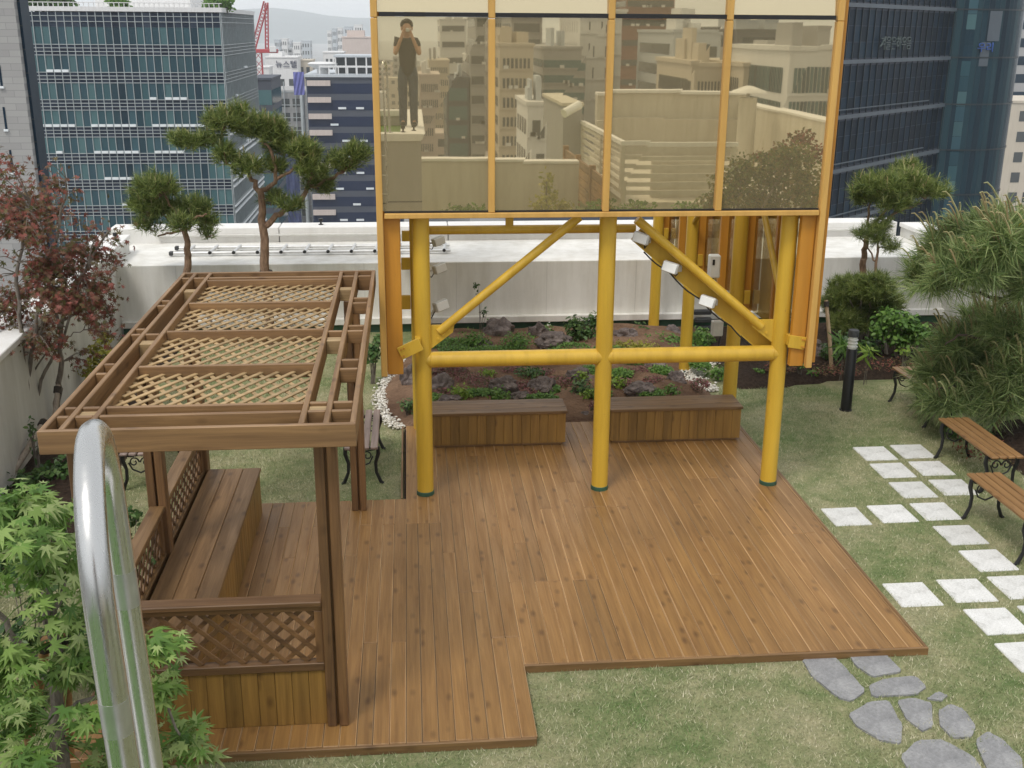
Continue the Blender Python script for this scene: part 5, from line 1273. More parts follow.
for i, (x, y, rx, lb) in enumerate(((40, 3, 12, 'low trees on the teal office roof, far left'), (60, 5, 14, 'dark low trees on the teal office roof, left of the white penthouse'), (118, 4, 9, 'pale green roof tree before the white penthouse'), (218, 4, 14, 'roof shrubs above the right corner of the teal office'))):
    o = thing('roof_tree', lb, 'tree', (at(x, y, Yt+3).x, Yt+3, ht)); s = Yt*1.04/F
    p = at(x, y, Yt+3); P, O = blob_pts([(p.x+rx*s*dx, p.y+dx, max(p.z, ht+0.9), rx*s*.5, rx*s*.5, 0.9) for dx in (-.5, 0, .5)], 60, .3)
    leaves('crown', P, rng.normal(size=P.shape), 0.55, M['shrub_dark' if i < 2 else 'shrub_mid'], o); k = MB()
    for dx in (-.5, 0, .5): k.tube([(p.x+rx*s*dx, p.y+dx, ht), (p.x+rx*s*dx, p.y+dx, ht+1.2)], [.15, .08], 6)
    k.build('trunk', M['bark_grey'], o)

# ---- near grey stone block, far left
Yg = 52.0
a = at(-60, 10, Yg); b = at(15, 10, Yg)
gs = thing('stone_building', 'grey stone clad block with a dark glass edge at the far left', 'building', (b.x, Yg, ZG))
HS = EYE+11
m = MB(); m.box(a.x-6, b.x, Yg, Yg+1.5, ZG, HS); m.build('wall', W_GREY, gs)
t = NT('stone_cladding'); co = t.coords(); br = t.new('ShaderNodeTexBrick'); t.link(t.mapping(co, (1, 1, 1)), br.inputs['Vector'])
sx = t.new('ShaderNodeSeparateXYZ'); t.link(co, sx.inputs[0]); cb = t.new('ShaderNodeCombineXYZ'); t.link(sx.outputs[0], cb.inputs[0]); t.link(sx.outputs[2], cb.inputs[1]); t.link(cb.outputs[0], br.inputs['Vector'])
br.inputs['Scale'].default_value = 1.0; br.inputs['Brick Width'].default_value = 0.95; br.inputs['Row Height'].default_value = 0.285; br.inputs['Mortar Size'].default_value = 0.012
br.inputs['Color1'].default_value = (0.35, 0.345, 0.335, 1); br.inputs['Color2'].default_value = (0.29, 0.285, 0.28, 1); br.inputs['Mortar'].default_value = (0.24, 0.24, 0.235, 1)
STONE = t.set(br.outputs[0], 0.7); gs.children[0].data.materials[0] = STONE
m = MB(); e = at(22.5, 10, Yg+0.6); m.box(b.x+0.004, e.x, Yg+0.35, Yg+1.5, ZG, HS)
o = m.build('glass_edge', G_NAVY, gs); k = MB()
for i in range(24): k.box(b.x+0.01, e.x+0.01, Yg+0.335, Yg+0.349, HS-14-i*1.0+12, HS-14-i*1.0+12.05)
k.build('transom', MULLD, o)
for x, y0, y1 in ((-2, 65, 86), (2.5, 107, 129), (9, 150, 172), (15, 196, 215)):
    p = at(x, y0, Yg); q = at(x+5, y1, Yg); k = MB(); k.box(p.x, q.x, Yg-0.02, Yg-0.005, q.z, p.z); f = k.build('window', G_NAVY, gs)
    k = MB(); k.box(p.x-0.05, q.x+0.05, Yg-0.10, Yg-0.004, q.z-0.1, q.z-0.005); k.build('sill', BLIND, f)

# ---- dark navy tower on the right: flat wing and round corner
Yr = 82.0
P0 = at(815, 100, Yr); ang = R(46); u = Vector((math.sin(ang), math.cos(ang), 0)); nrm = Vector((math.cos(ang), -math.sin(ang), 0))*1.0
nrm = Vector((u.y, -u.x, 0)); u = Vector((u.x, u.y, 0))
dk = thing('dark_tower', 'dark navy glass office tower with rounded corner behind the right side', 'building', (P0.x, P0.y, ZG))
HT = EYE+13.5
d2 = ray(948, 60); d2 = Vector((d2.x, d2.y)); # intersect bearing with wall line
den = u.x*d2.y-u.y*d2.x; tL = -(P0.x*d2.y-P0.y*d2.x)/den
EX = 14.0; P0 = P0-u*EX; Lr = tL+EX; dk.location = (P0.x, P0.y, ZG)
m = MB(); q = [P0, P0+u*Lr, P0+u*Lr-nrm*18, P0-nrm*18]
m.prism([(v.x, v.y) for v in q], ZG, HT); m.build('core', W_DGREY, dk)
fR = Face((P0.x, P0.y, 0), u, nrm); nc = int(22*Lr/tL); w = Lr/nc; fh = 4.15; base = at(890, 56, 1).z
dist = (P0+u*(EX+tL*0.5)).length
zb0 = EYE-dist*math.tan(R(1.25)); band = MB(); mul = MB()
for fl in range(-3, 9):
    z = zb0-fl*fh; v = MB()
    for i in range(nc):
        for r in range(3): fR.rect(v, i*w+0.03, (i+1)*w-0.03, z-fh+0.25+r*1.2, z-fh+0.25+(r+1)*1.2-0.04, 0.04)
    v.build('window_band', G_NAVY, dk, fix=False)
    band = MB(); fR.slab(band, 0, Lr, z-0.17, z+0.13, 0.05, 0.25)
    if fl in (1, 2, 3, 4): fR.slab(band, EX*0.5, EX+tL*0.85, z+0.5, z+0.58, 0.08, 0.2)
    band.build('floor_band', BANDG, dk)
for i in range(nc+1): fR.slab(mul, i*w-0.03, i*w+0.03, zb0-9*fh, HT, 0.05, 0.12)
mul.build('mullion_grid', MULLD, dk)
k = MB(); 
sg_p = fR.P(EX+tL*0.50, zb0+1.25, 0.35); text_mesh('sign_lettering', '겨울은하우음', plain('sign_grey', (0.06, 0.085, 0.082), 0.5), dk, sg_p, u, (0, 0, 1), 1.15, 0.05)
# round corner
cc = P0+u*(Lr+6.3)-nrm*2.6; RR = 6.5
def arc(a0, a1, z0, z1, r, n):
    vs = []; fs = []
    for i in range(n+1):
        a = a0+(a1-a0)*i/n
        for z in (z0, z1): vs.append((cc.x+r*math.cos(a), cc.y+r*math.sin(a), z))
    for i in range(n): fs.append((2*i, 2*i+2, 2*i+3, 2*i+1))
    return vs, fs
m = MB(); m.lathe((cc.x, cc.y, 0), [(RR-0.1, ZG), (RR-0.1, HT)], 64); m.build('core', W_DGREY, dk)
rb = MB()
aB = math.atan2(-cc.y, -cc.x)
G_RND = glassmat('round_pane', [(0.008, 0.022, 0.036), (0.016, 0.042, 0.058), (0.028, 0.066, 0.08), (0.010, 0.022, 0.036)], 0.2, 0.10)
for fl in range(-3, 9):
    z = zb0-fl*fh; v = MB(); npn = 46
    for i in range(npn):
        a0 = aB-2.0+4.0*i/npn; a1 = aB-2.0+4.0*(i+1)/npn-0.004
        v.add(*arc(a0, a1, z-fh+0.1, z-0.02, RR, 1))
    v.build('window_band', G_RND, dk, fix=False)
    rb = MB()
    for i in range(48):
        a0 = aB-2.0+4.0*i/48; a1 = aB-2.0+4.0*(i+1)/48; va, fa = arc(a0, a1, z-0.03, z+0.1, RR+0.06, 1); rb.add(va, fa)
    rb.build('floor_band', MULLD, dk, fix=False)
def on_round(x):
    d = ray(x, 60); d = Vector((d.x, d.y)).normalized(); c2 = Vector((cc.x, cc.y)); b_ = d.dot(c2); t_ = b_-math.sqrt(max(0.01, b_*b_-c2.length_squared+RR*RR)); q = d*t_-c2; return math.atan2(q.y, q.x)
ca = on_round(983)
sp = Vector((cc.x+(RR+0.15)*math.cos(ca), cc.y+(RR+0.15)*math.sin(ca), EYE-dist*math.tan(R(0.75)))); su = Vector((-math.sin(ca), math.cos(ca), 0))
text_mesh('sign_lettering', '우리', plain('sign_blue', (0.03, 0.09, 0.32), 0.5), dk, sp, su, (0, 0, 1), 0.9, 0.06)
for (xa, xb, z0, z1, mt) in ((962, 971, -20, 12, G_TEAL), (984, 996, 0.6, 3.2, BANDG), (979, 988, -1.6, 0.5, BANDG)):
    k = MB(); a0, a1 = on_round(xa), on_round(xb)
    if mt is G_TEAL:
        z = z0
        while z < z1: va, fa = arc(a0, a1, sp.z+z, sp.z+z+1.3, RR+0.025, 2); k.add(va, fa); z += 1.35
        k.build('light_strip', mt, dk, fix=False)
    else: va, fa = arc(a0, a1, sp.z+z0, sp.z+z1, RR+0.03, 3); k.add(va, fa); k.build('grey_panel', mt, dk, fix=False)
# ---- pale block at the far right edge
city('pale apartment block with dark windows at the far right edge', 1011, 1100, 103, 165, W_BEIGE, cols=5, depth=14, floor=3.1, name='apartment_block', side=True, wfrac=.6, maxrows=8, top_gap=1.2)

city('tall grey office slab glimpsed past the round tower corner', 1000, 1110, -6, 230, W_GREY, style='band', cols=6, depth=20, floor=3.6, win=G_NAVY, maxrows=14)
# ---- middle distance between teal block and mirrors
r_, a, b, h = city('navy glass office block with pale ledges and roof terrace left of the mirror frame', 306, 400, 79, 235, W_DGREY, style='band', floor=3.3, depth=30, win=G_BLUE, hfrac=.62, margin=.01, top_gap=.9, maxrows=12)
for i in range(9):
    z = h-0.2-i*3.3
    if i in (4, 6): continue
    k = MB(); k.box(a.x+.2, a.x+4.9, a.y-0.8, a.y-0.05, z-1.15, z-0.1); k.build('pale_ledge', W_PINK, r_)
for i, (f0, z) in enumerate(((.33, 1), (.52, 1), (.36, 3), (.55, 3), (.42, 4), (.2, 4), (.3, 5), (.5, 5), (.27, 6), (.45, 7), (.6, 6), (.24, 2), (.3, 8), (.48, 8))):
    zz = h-2.3-z*3.3; x = a.x+(b.x-a.x)*f0; k = MB(); k.box(x, x+1.6, a.y-0.3, a.y-0.06, zz-0.4, zz); k.build('open_sash', BLIND, r_)
k = MB(); k.box(a.x-.3, b.x+.3, a.y-.4, a.y+28, h+0.36, h+0.9)
k.box(a.x+5.6, b.x, a.y+2, a.y+14, h+4.2, h+4.6)
k.build('roof_terrace', W_LB, r_)
k = MB()
for i in range(6): k.box(a.x+5.8+i*2.1, a.x+6.1+i*2.1, a.y+2.1, a.y+2.4, h+.9, h+4.19)
k.build('terrace_post', W_WHITE, r_)
k = MB()
for i in range(7): k.box(a.x+2.6+i*1.9, a.x+2.85+i*1.9, a.y+1.0, a.y+1.2, h+.9, h+2.2)
k.box(a.x+2.6, b.x, a.y+1.0, a.y+1.2, h+2.21, h+2.6); k.build('parapet_rail', W_WHITE, r_)
k = MB(); k.lathe((a.x+3.2, a.y+4, h+.9), [(1.2, 0), (1.3, .9), (2.9, 1.6), (3.1, 2.0), (2.5, 2.3), (0, 2.4)], 28); k.build('saucer_canopy', W_WHITE, r_, True)
k = MB(); k.box(a.x+5.6, b.x-.1, a.y+6, a.y+7, h+.9, h+4.18); k.build('terrace_glass', G_DARK, r_)
r_, a, b, h = city('low grey building under construction with scaffold grid beside the teal office', 250, 307, 92, 250, W_GREY, style='punch', floor=3.0, cols=4, depth=18, maxrows=11, wfrac=.75, hfrac=.6, top_gap=1.4)
k = MB()
for i in range(6): k.tube([(a.x+i*(b.x-a.x)/5, a.y-.6, h-40), (a.x+i*(b.x-a.x)/5, a.y-.6, h+2.2)], .12, 5)
for i in range(12): k.tube([(a.x, a.y-.6, h-i*2.7), (b.x, a.y-.6, h-i*2.7)], .09, 5)
k.build('scaffold', MULL, r_)
r_, a, b, h = city('slim dark teal glass slab squeezed beside the corner of the teal office', 250, 271, 80, 190, W_DGREY, style='band', floor=3.4, depth=14, win=G_TEAL, hfrac=.7, margin=.01, maxrows=11)
def sheeting(lb, x0, x1, y0, y1, Y, col):
    a = at(x0, y0, Y); b = at(x1, y1, Y); m = MB(); nx, ny = 10, 14
    for j in range(2):
        for iy in range(ny+1):
            for ix in range(nx+1): m.v.append((a.x+(b.x-a.x)*ix/nx, Y+0.12*math.sin(ix*1.7+iy*.6)+j*0.08, a.z+(b.z-a.z)*iy/ny))
    for j in range(2):
        o_ = j*(nx+1)*(ny+1)
        for iy in range(ny):
            for ix in range(nx): q = o_+iy*(nx+1)+ix; m.f.append((q, q+1, q+nx+2, q+nx+1)); m.m.append(0)
    o = m.build('tarpaulin', plain('tarp_blue', col, .6, 0, .2, .5), loc=(a.x, Y, b.z)); return tag(o, lb, 'tarpaulin')
sheeting('violet blue tarpaulin hung on the construction building', 293, 305, 72, 95, 246, (0.14, 0.15, 0.42))
sheeting('deep blue safety net low on the building behind the tall pine', 272, 302, 150, 226, 244, (0.03, 0.045, 0.13))
p = at(302, 95, 245); q = at(302, 140, 245); k = MB(); k.tube([(p.x, 245, q.z-30), (p.x, 245, p.z)], .5, 10); tag(k.build('steel_post', MULL, loc=(p.x, 245, q.z-30)), 'thick grey post under the violet tarpaulin', 'post')
r_, a, b, h = city('white shop building with dark Korean lettering on its upper wall', 265, 297, 58, 310, W_WHITE, cols=3, depth=14, floor=3.6, name='shop_building', maxrows=6, top_gap=5.4, wfrac=.5, roof=[(.1, .5, 1.5)])
text_mesh('sign_lettering', '뉴스텔', plain('sign_ink', (0.03, 0.04, 0.09), .5), r_, ((a.x+b.x)/2+1.3, a.y-.2, h-1.7), (1, 0, 0), (0, 0, 1), 2.1, .06)
city('small white rooftop house left of the lettered shop building', 258, 269, 68, 290, W_WHITE, cols=2, depth=8, name='house', maxrows=4)
city('tan house with low roof right of the lettered shop building', 297, 312, 61, 320, W_BEIGE, cols=2, depth=10, name='house', maxrows=3)
city('white low building with four square windows below the pale apartment towers', 323, 343, 53, 330, W_WHITE, cols=4, depth=12, name='house', maxrows=2, floor=5, hfrac=.6)
city('large beige block with plain upper wall beside the mirror frame', 342, 385, 38, 350, W_PINK, cols=2, depth=20, maxrows=2, floor=4.5, top_gap=9, roof=[(.1, .5, 2.2)])
APT = [(274, 279, 40, 'slim white apartment tower first from the crane'), (280, 287, 39, 'white apartment tower second from the crane'), (288, 291, 41, 'narrow white apartment tower third from the crane'), (293, 300, 43, 'white apartment tower in the middle of the skyline'), (301, 310, 41, 'wide white apartment tower right of the skyline middle'), (327, 331, 31, 'slim pale tower left of the beige block'), (332, 336, 29, 'slim pale tower second left of the beige block'), (337, 342, 28, 'pale tower touching the beige block'), (344, 352, 27, 'pale tower rising just behind the beige block, left one'), (354, 362, 25, 'pale tower rising behind the beige block, right one')]
for i, (x0, x1, yt, lb) in enumerate(APT):
    city(lb, x0, x1, yt, 720+30*(i % 3), W_WHITE if i % 2 else W_LB, cols=3, depth=14, floor=4.5, name='apartment_tower', maxrows=10, wfrac=.5, group='far apartment towers on the skyline')
# ---- tower crane
Yc = 275.0; cr = thing('tower_crane', 'red luffing tower crane above the roofs beside the teal office', 'crane', (at(261, 60, Yc).x, Yc, ZG))
RED = plain('crane_red', (0.42, 0.05, 0.06), .5, 0, .2, .5)
def truss(p, q, w, name, nb):
    p = Vector(p); q = Vector(q); d = (q-p).normalized(); s = d.cross(Vector((0, 1, 0))).normalized()*w/2; t_ = Vector((0, w/2, 0)); k = MB(); c4 = [s+t_, s-t_, -s-t_, -s+t_]
    for c in c4: k.tube([p+c, q+c], .11, 5)
    for i in range(nb):
        A_ = p.lerp(q, i/nb); B_ = p.lerp(q, (i+1)/nb)
        for j in range(4): k.tube([A_+c4[j], B_+c4[(j+1) % 4]], .07, 4)
    return k.build(name, RED, cr)
truss(at(253, 50, Yc), at(266, 2, Yc), 1.0, 'jib', 14); truss(at(267, 50, Yc), at(266.5, 4, Yc), .7, 'back_mast', 12)
pm = at(258, 52, Yc); truss((pm.x, Yc, ZG), (pm.x, Yc, pm.z), 1.6, 'mast', 24)
k = MB(); a = at(253, 49, Yc); b = at(278, 53, Yc); k.box(a.x, b.x, Yc-1, Yc+1, b.z, a.z, .1); k.build('slewing_deck', RED, cr)
k = MB(); a = at(270, 46, Yc); b = at(277, 52, Yc); k.box(a.x, b.x, Yc-1.4, Yc-1.05, b.z, a.z, .1); k.build('counterweight', W_WHITE, cr)
# ---- hazy mass of far roofs (one mass) and hills
def far_mass(sgn, label, ylo, yhi, n, xl, xr, hmax, seed):
    r3 = random.Random(seed); m = MB()
    for i in range(n):
        Y = r3.uniform(ylo, yhi); t_ = r3.uniform(xl, xr); X = t_*Y; w = r3.uniform(8, 24); d = r3.uniform(8, 20); h = ZG+r3.uniform(6, hmax)*(0.6+0.4*Y/yhi)
        m.mi = r3.randrange(4); yy = Y if sgn > 0 else 2*MY-Y; m.box(X, X+w, yy, yy+sgn*d, ZG+.01, h)
        m.mi = 4; fl = 3.3; z = h-1.2
        while z > ZG+3:
            for c in range(int(w/3)): 
                if r3.random() < .8: f_ = yy-sgn*.05; m.quad((X+c*3+.7, f_, z-1.6), (X+c*3+2.3, f_, z-1.6), (X+c*3+2.3, f_, z), (X+c*3+.7, f_, z))
            z -= fl
    return tag(m.build('distant_city', [W_WHITE, W_BEIGE, W_GREY, W_PINK, G_DARK], fix=False), label, 'city', kind='stuff')
far_mass(1, 'hazy mass of far low roofs towards the hills', 260, 900, 130, -0.55, 0.9, 42, 5)
def hills():
    m = MB(); nx, ny = 90, 14
    for iy in range(ny+1):
        for ix in range(nx+1):
            X = -4800+9600*ix/nx; Y = 4000+1500*iy/ny; t_ = X/Y
            prof = 52*math.exp(-((t_+0.125)/0.06)**2)+26*math.exp(-((t_+.02)/.08)**2)+30*math.exp(-((t_+0.35)/0.12)**2)+45*math.exp(-((t_-.4)/0.2)**2)
            h = ZG+(prof+36)*math.sin(math.pi*min(1, iy/ny))**.8*1.35+7*mnoise.noise((X*.006, Y*.006, 2))*math.sin(math.pi*iy/ny)+4*mnoise.noise((X*.02, Y*.02, 5))*math.sin(math.pi*iy/ny)
            m.v.append((X, Y, h))
    for iy in range(ny):
        for ix in range(nx): q = iy*(nx+1)+ix; m.f.append((q, q+1, q+nx+2, q+nx+1)); m.m.append(0)
    return tag(m.build('hills', plain('hill_forest', (0.04, 0.07, 0.07), .9, 0, .35, .02), smooth=True, fix=False), kind='structure')
hills()

# ================================================================== what the mirror shows: the roof and city behind the viewpoint
run_wall('parapet_wall', 'beige coped parapet right of the stair tower seen in the mirror', (0.3, -7.2), (4.0, -7.2), 1.30, 0.35, M['beige_wall'], M['cap'], side=-1)
blk = thing('duct_block', 'dark square shaft block with pale top and a white camera seen in the second mirror', 'shaft', (5.0, -14, 0))
yn, yf = 2*MY-33.0, 2*MY-37.0; xl, xr = at(562, 100, 33).x, at(581, 100, 33).x; zt_ = at(571, 101, 33).z
k = MB(); k.box(xl, xr, yf, yn, 0, zt_-.1); k.build('shaft_wall', W_GREY, blk)
k = MB(); k.box(xl-.05, xr+.05, yf-.05, yn+.05, zt_-.1, zt_, .01); k.build('coping', M['beige_wall'], blk)
p = mr(571, 107, 32.5); o = thing('security_camera', 'white bullet security camera on the dark shaft block', 'security camera', p)
k = MB(); k.tube([p+Vector((-.28, .2, -.12)), p+Vector((.22, -.1, .1))], .13, 14); k.build('housing', M['lampwhite'], o, True); k = MB(); k.tube([p, p+Vector((.1, -.3, -.1))], .04, 8); k.build('bracket', M['lampgrey'], o)
lv = thing('louvre_screen', 'white louvred plant screen with two sides seen in the mirror', 'screen', (5.2, -7, 0))
Xc = at(626, 144, 26).x; y0, y1 = 2*MY-26, 2*MY-33; zt_ = at(626, 144, 26).z; zb_ = 0.55; XR = at(735, 146, 26).x
for i in range(6):
    z = zt_-0.12-i*(zt_-zb_)/6; k = MB(); k.box(Xc-.03, Xc+.05, y1, y0-.06, z-.06, z+.04); k.box(Xc+.06, XR, y0-.05, y0+.03, z-.06, z+.04); k.build('louvre', M['beige_wall'], lv)
k = MB(); k.box(Xc-.06, Xc+.06, y1, y0+.04, zt_-.05, zt_+.05); k.box(Xc+.061, XR, y0-.06, y0+.04, zt_-.05, zt_+.05); k.build('top_rail', M['cap'], lv)
k = MB()
for yy in (y1+.1, (y0+y1)/2, y0-.01): k.box(Xc-.05, Xc+.05, yy-.07, yy+.05, 0, zt_-.051)
for xx in (XR-.1,): k.box(xx-.06, xx+.06, y0-.055, y0+.035, 0, zt_-.051)
k.build('post', M['beige_wall'], lv)
k = MB(); k.box(Xc+.9, XR-.1, y0-1.2, y0-1.0, 0.2, 1.25); k.build('plant_cabinet', M['beige_wall'], lv)
k = MB(); k.box(Xc+.1, 12.0, 2*MY-37, y0-.2, 0.01, 0.35); k.box(at(596, 93, 37.0).x, 11.2, 2*MY-37.4, 2*MY-37.0, 0, at(650, 94, 37).z); k.box(at(596, 119, 36.5).x, 11.2, 2*MY-36.99, 2*MY-36.6, 0, at(650, 119, 36.6).z)
bw_ = thing('parapet_wall', 'far stepped beige parapet at the back of the roof seen in the mirror', 'wall', (8, -27, 0)); k.build('wall_face', M['beige_wall'], bw_)
k = MB(); z = at(650, 94, 37).z; k.box(at(596, 93, 37.0).x, 11.2, 2*MY-37.5, 2*MY-36.9, z+.001, z+.1, .01); k.build('coping', M['cap'], bw_)
run_wall('parapet_wall', 'beige right hand parapet behind the shrubs seen in the fourth mirror', (11.0, -5.0), (11.0, 2*MY-37.0), 2.0, .4, M['beige_wall'], M['cap'], side=1)
ch = thing('vent_pipe', 'thick pale vent pipe with a flat hat seen in the fourth mirror', 'vent', (10.2, -16, 0)); p = mr(745, 97, 33.5)
k = MB(); k.lathe((p.x, p.y, 0), [(.27, 0), (.27, p.z)], 18); k.build('pipe', M['beige_wall'], ch, True); k = MB(); k.lathe((p.x, p.y, p.z+.15), [(.55, 0), (.5, .06), (.1, .2), (0, .21)], 18); k.build('hat', M['cap'], ch, True); k = MB(); k.tube([(p.x, p.y, p.z-.1), (p.x, p.y, p.z+.16)], .06, 8); k.build('stem', M['lampgrey'], ch)
fn = thing('timber_planter', 'brown timber fence planter running away seen in the second mirror', 'planter', (3.9, -4, 0)); xa = at(600, 187, 24.5).x
k = MB()
for i in range(5): k.box(xa-.03, xa+.03, 2*MY-30.5, 2*MY-23.5, .25+i*.2, .43+i*.2)
k.build('boards', M['wood_y'], fn); k = MB()
for yy in (2*MY-23.5, 2*MY-25.8, 2*MY-28.1, 2*MY-30.4): k.box(xa-.07, xa+.07, yy-.07, yy+.07, 0, 1.32)
k.build('post', M['wood_z'], fn)
def rshrub(label, bl, Yv, mat, size, per, name='shrub', cat='shrub'):
    B = []; s = Yv*1.04/F
    for i, (x, y, rx, ry) in enumerate(bl):
        p = mr(x, y, Yv+.4*math.sin(i*2)); B.append((p.x, p.y, p.z, rx*s, rx*s, ry*s))
    o = thing(name, label, cat, (B[0][0], B[0][1], 0)); P, O = blob_pts(B, per, .25); leaves('foliage', P, rng.normal(size=P.shape)+np.array([[0, .2, .5]]), size, M[mat], o)
    k = MB()
    for b_ in B: k.tube([(B[0][0], B[0][1], 0), (b_[0], b_[1], b_[2])], [.04, .015], 6)
    k.build('stem', M['bark_grey'], o); return o
rshrub('dense dark evergreen shrubbery seen in the fourth mirror', [(735, 186, 28, 22), (770, 176, 32, 26), (802, 184, 28, 24), (718, 203, 24, 12), (760, 203, 34, 14), (790, 158, 26, 16), (742, 166, 18, 14), (812, 198, 22, 16)], 20.5, 'maple_mix', .085, 1100)
rshrub('reddish topped shrub seen at the right end of the fourth mirror', [(800, 140, 18, 10), (785, 152, 18, 10), (812, 155, 14, 12), (765, 158, 16, 8)], 21.5, 'maple_red', .085, 800)
rshrub('yellow green sapling seen in the second mirror before the beige parapet', [(545, 180, 7, 12), (548, 195, 12, 12), (540, 204, 14, 8), (560, 205, 14, 8)], 24.5, 'shrub_gold', .10, 500)
rshrub('low green plants seen along the foot of the mirrors', [(470, 212, 30, 4), (600, 206, 26, 8), (640, 206, 18, 8), (690, 208, 20, 7)], 23.6, 'shrub_mid', .10, 420)

RC = 'city blocks reflected in the mirrors'
def rc(lb, *a, **k): return city(lb, *a, refl=True, **k)
rc('pale office block with thin horizontal ledges reflected in the first mirror', 436, 463, 19, 300, W_WHITE, style='band', floor=5, hfrac=.35, depth=25, maxrows=9)
rc('grey slab tower reflected at the right end of the first mirror', 472, 487, 8, 170, W_GREY, style='band', floor=3.6, hfrac=.4, depth=25, maxrows=18)
rc('dark green glass cube reflected in the first mirror', 449, 471, 81, 170, W_DGREY, style='band', win=G_TEAL, floor=3.4, hfrac=.7, depth=18, maxrows=6)
rc('white cornered block reflected above the dark cube', 463, 474, 55, 240, W_WHITE, cols=3, depth=18, maxrows=8)
rc('beige low block reflected near the photographer, upper', 425, 446, 60, 260, W_BEIGE, cols=5, depth=20, maxrows=8)
rc('pinkish low block reflected right of the photographer', 415, 436, 75, 200, W_PINK, cols=5, depth=16, maxrows=6)
rc('grey tower reflected beside the second mullion', 490, 508, 18, 260, W_GREY, cols=4, depth=22, maxrows=14)
rc('beige tower with orange brown balconies reflected in the second mirror', 502, 536, 47, 125, W_BEIGE, cols=4, depth=18, floor=2.6, maxrows=16, wfrac=.6, roof=[(.1, .45, 2.0), (.6, .95, 1.5)])
rc('dark glazed tower reflected behind the balcony tower', 514, 545, 17, 220, W_GREY, style='band', floor=3.6, hfrac=.55, depth=22, maxrows=14)
rc('grey green ribbed office reflected left of the white slab', 546, 584, 50, 140, W_GREY, style='band', win=G_TEAL, floor=2.2, hfrac=.5, depth=20, maxrows=10, margin=.01)
rc('slim white house tower reflected below the ribbed office', 530, 548, 106, 100, W_WHITE, cols=1, depth=10, maxrows=5)
rc('blank white slab tower reflected across the third mullion', 583, 627, 12, 150, W_WHITE, cols=2, depth=20, maxrows=3, wfrac=.1)
rc('tall reddish brown tower reflected in the third mirror', 628, 676, -28, 190, W_BROWN, style='band', floor=4, hfrac=.3, depth=24, maxrows=20, margin=.02)
rc('pale grey office with banded windows reflected in the third mirror', 678, 722, 34, 130, W_LB, style='band', floor=3.0, hfrac=.5, depth=20, maxrows=10)
rc('low cream block reflected left of the third mullion', 696, 732, 66, 100, W_BEIGE, cols=5, depth=14, maxrows=4)
rc('wide dark glass block reflected at the top of the fourth mirror', 733, 806, 30, 230, W_DGREY, style='punch', win=G_NAVY, cols=14, floor=4, hfrac=.8, wfrac=.85, depth=24, maxrows=8)
rc('cream block with two large dark windows reflected in the fourth mirror', 740, 788, 66, 95, W_BEIGE, cols=4, depth=16, maxrows=5, wfrac=.6, floor=3.4, hfrac=.6, top_gap=1.2)
rc('pale green glass house block reflected at the right of the fourth mirror', 786, 850, 50, 85, W_WHITE, cols=8, win=G_TEAL, floor=3.2, hfrac=.75, wfrac=.8, depth=16, maxrows=8)
far_mass(-1, 'hazy mass of city roofs behind the viewpoint, seen in the mirrors', 110, 1000, 330, -0.25, 0.6, 44, 9)
# ================================================================== the photographer (visible in the mirror)
def skin_mesh(name, V, E, Rd, mat, parent, sub=2):
    me = bpy.data.meshes.new(name); off = origin(parent)
    me.from_pydata([tuple(Vector(v)-off) for v in V], E, []); o = bpy.data.objects.new(name+'_tmp', me); C.objects.link(o)
    sk = o.modifiers.new('s', 'SKIN'); sk.use_smooth_shade = True
    for i, r in enumerate(Rd):
        d = me.skin_vertices[0].data[i]; d.radius = (r, r) if not isinstance(r, tuple) else r
        d.use_root = (i == 0)
    ss = o.modifiers.new('u', 'SUBSURF'); ss.levels = ss.render_levels = sub
    dg = bpy.context.evaluated_depsgraph_get(); dg.update()
    m2 = bpy.data.meshes.new_from_object(o.evaluated_get(dg)); m2.name = name
    bpy.data.objects.remove(o); m2.materials.clear()
    return link_mesh(name, m2, mat, parent, True)
px, py, pz = -0.03, -0.24, PT
pr = thing('person', 'person in black T-shirt and jeans photographing from the tower coping, seen in the mirror', 'person', (px, py, pz))
SKIN = plain('skin', (0.50, 0.29, 0.19), .55, 0, .08, 8)
V = []; E = []; Rd = []
def add(p, r, par=None):
    V.append((px+p[0], py+p[1], pz+p[2])); Rd.append(r); i = len(V)-1
    if par is not None: E.append((par, i))
    return i
pel = add((0, 0, .93), .10); sp_ = add((0, 0, 1.12), .10, pel); chs = add((0, 0, 1.30), .115, sp_); nk = add((0, .015, 1.455), .052, chs); jaw = add((0, .05, 1.53), .068, nk); hd = add((0, .04, 1.62), .088, jaw); tp_ = add((0, .03, 1.69), .06, hd)
for s in (-1, 1):
    hp = add((s*.085, 0, .88), .085, pel); kn = add((s*.088, .015, .49), .056, hp); ak = add((s*.09, -.01, .09), .038, kn); toe = add((s*.10, .13, .035), .034, ak)
    sh = add((s*.165, .0, 1.385), .056, chs); el = add((s*.205, .10, 1.17), .040, sh); wr = add((s*.085, .175, 1.465), .028, el); pm_ = add((s*.062, .178, 1.53), .026, wr)
    for j in range(4):      # fingers curled over the camera body
        y0 = .163+.016*j
        f1 = add((s*(.054), y0, 1.575+.006*(1.5-abs(j-1.5))), .0085, pm_); add((s*.030, y0+.004, 1.598+.004*(1.5-abs(j-1.5))), .0075, f1)
    th = add((s*.045, .150, 1.515), .0095, pm_); add((s*.022, .152, 1.530), .008, th)
body = skin_mesh('body', V, E, Rd, SKIN, pr)
V = []; E = []; Rd = []
w0 = add((0, 0, .78), .15); w1 = add((0, 0, 1.06), .145, w0); w2 = add((0, 0, 1.28), .16, w1); w3 = add((0, .0, 1.44), .10, w2)
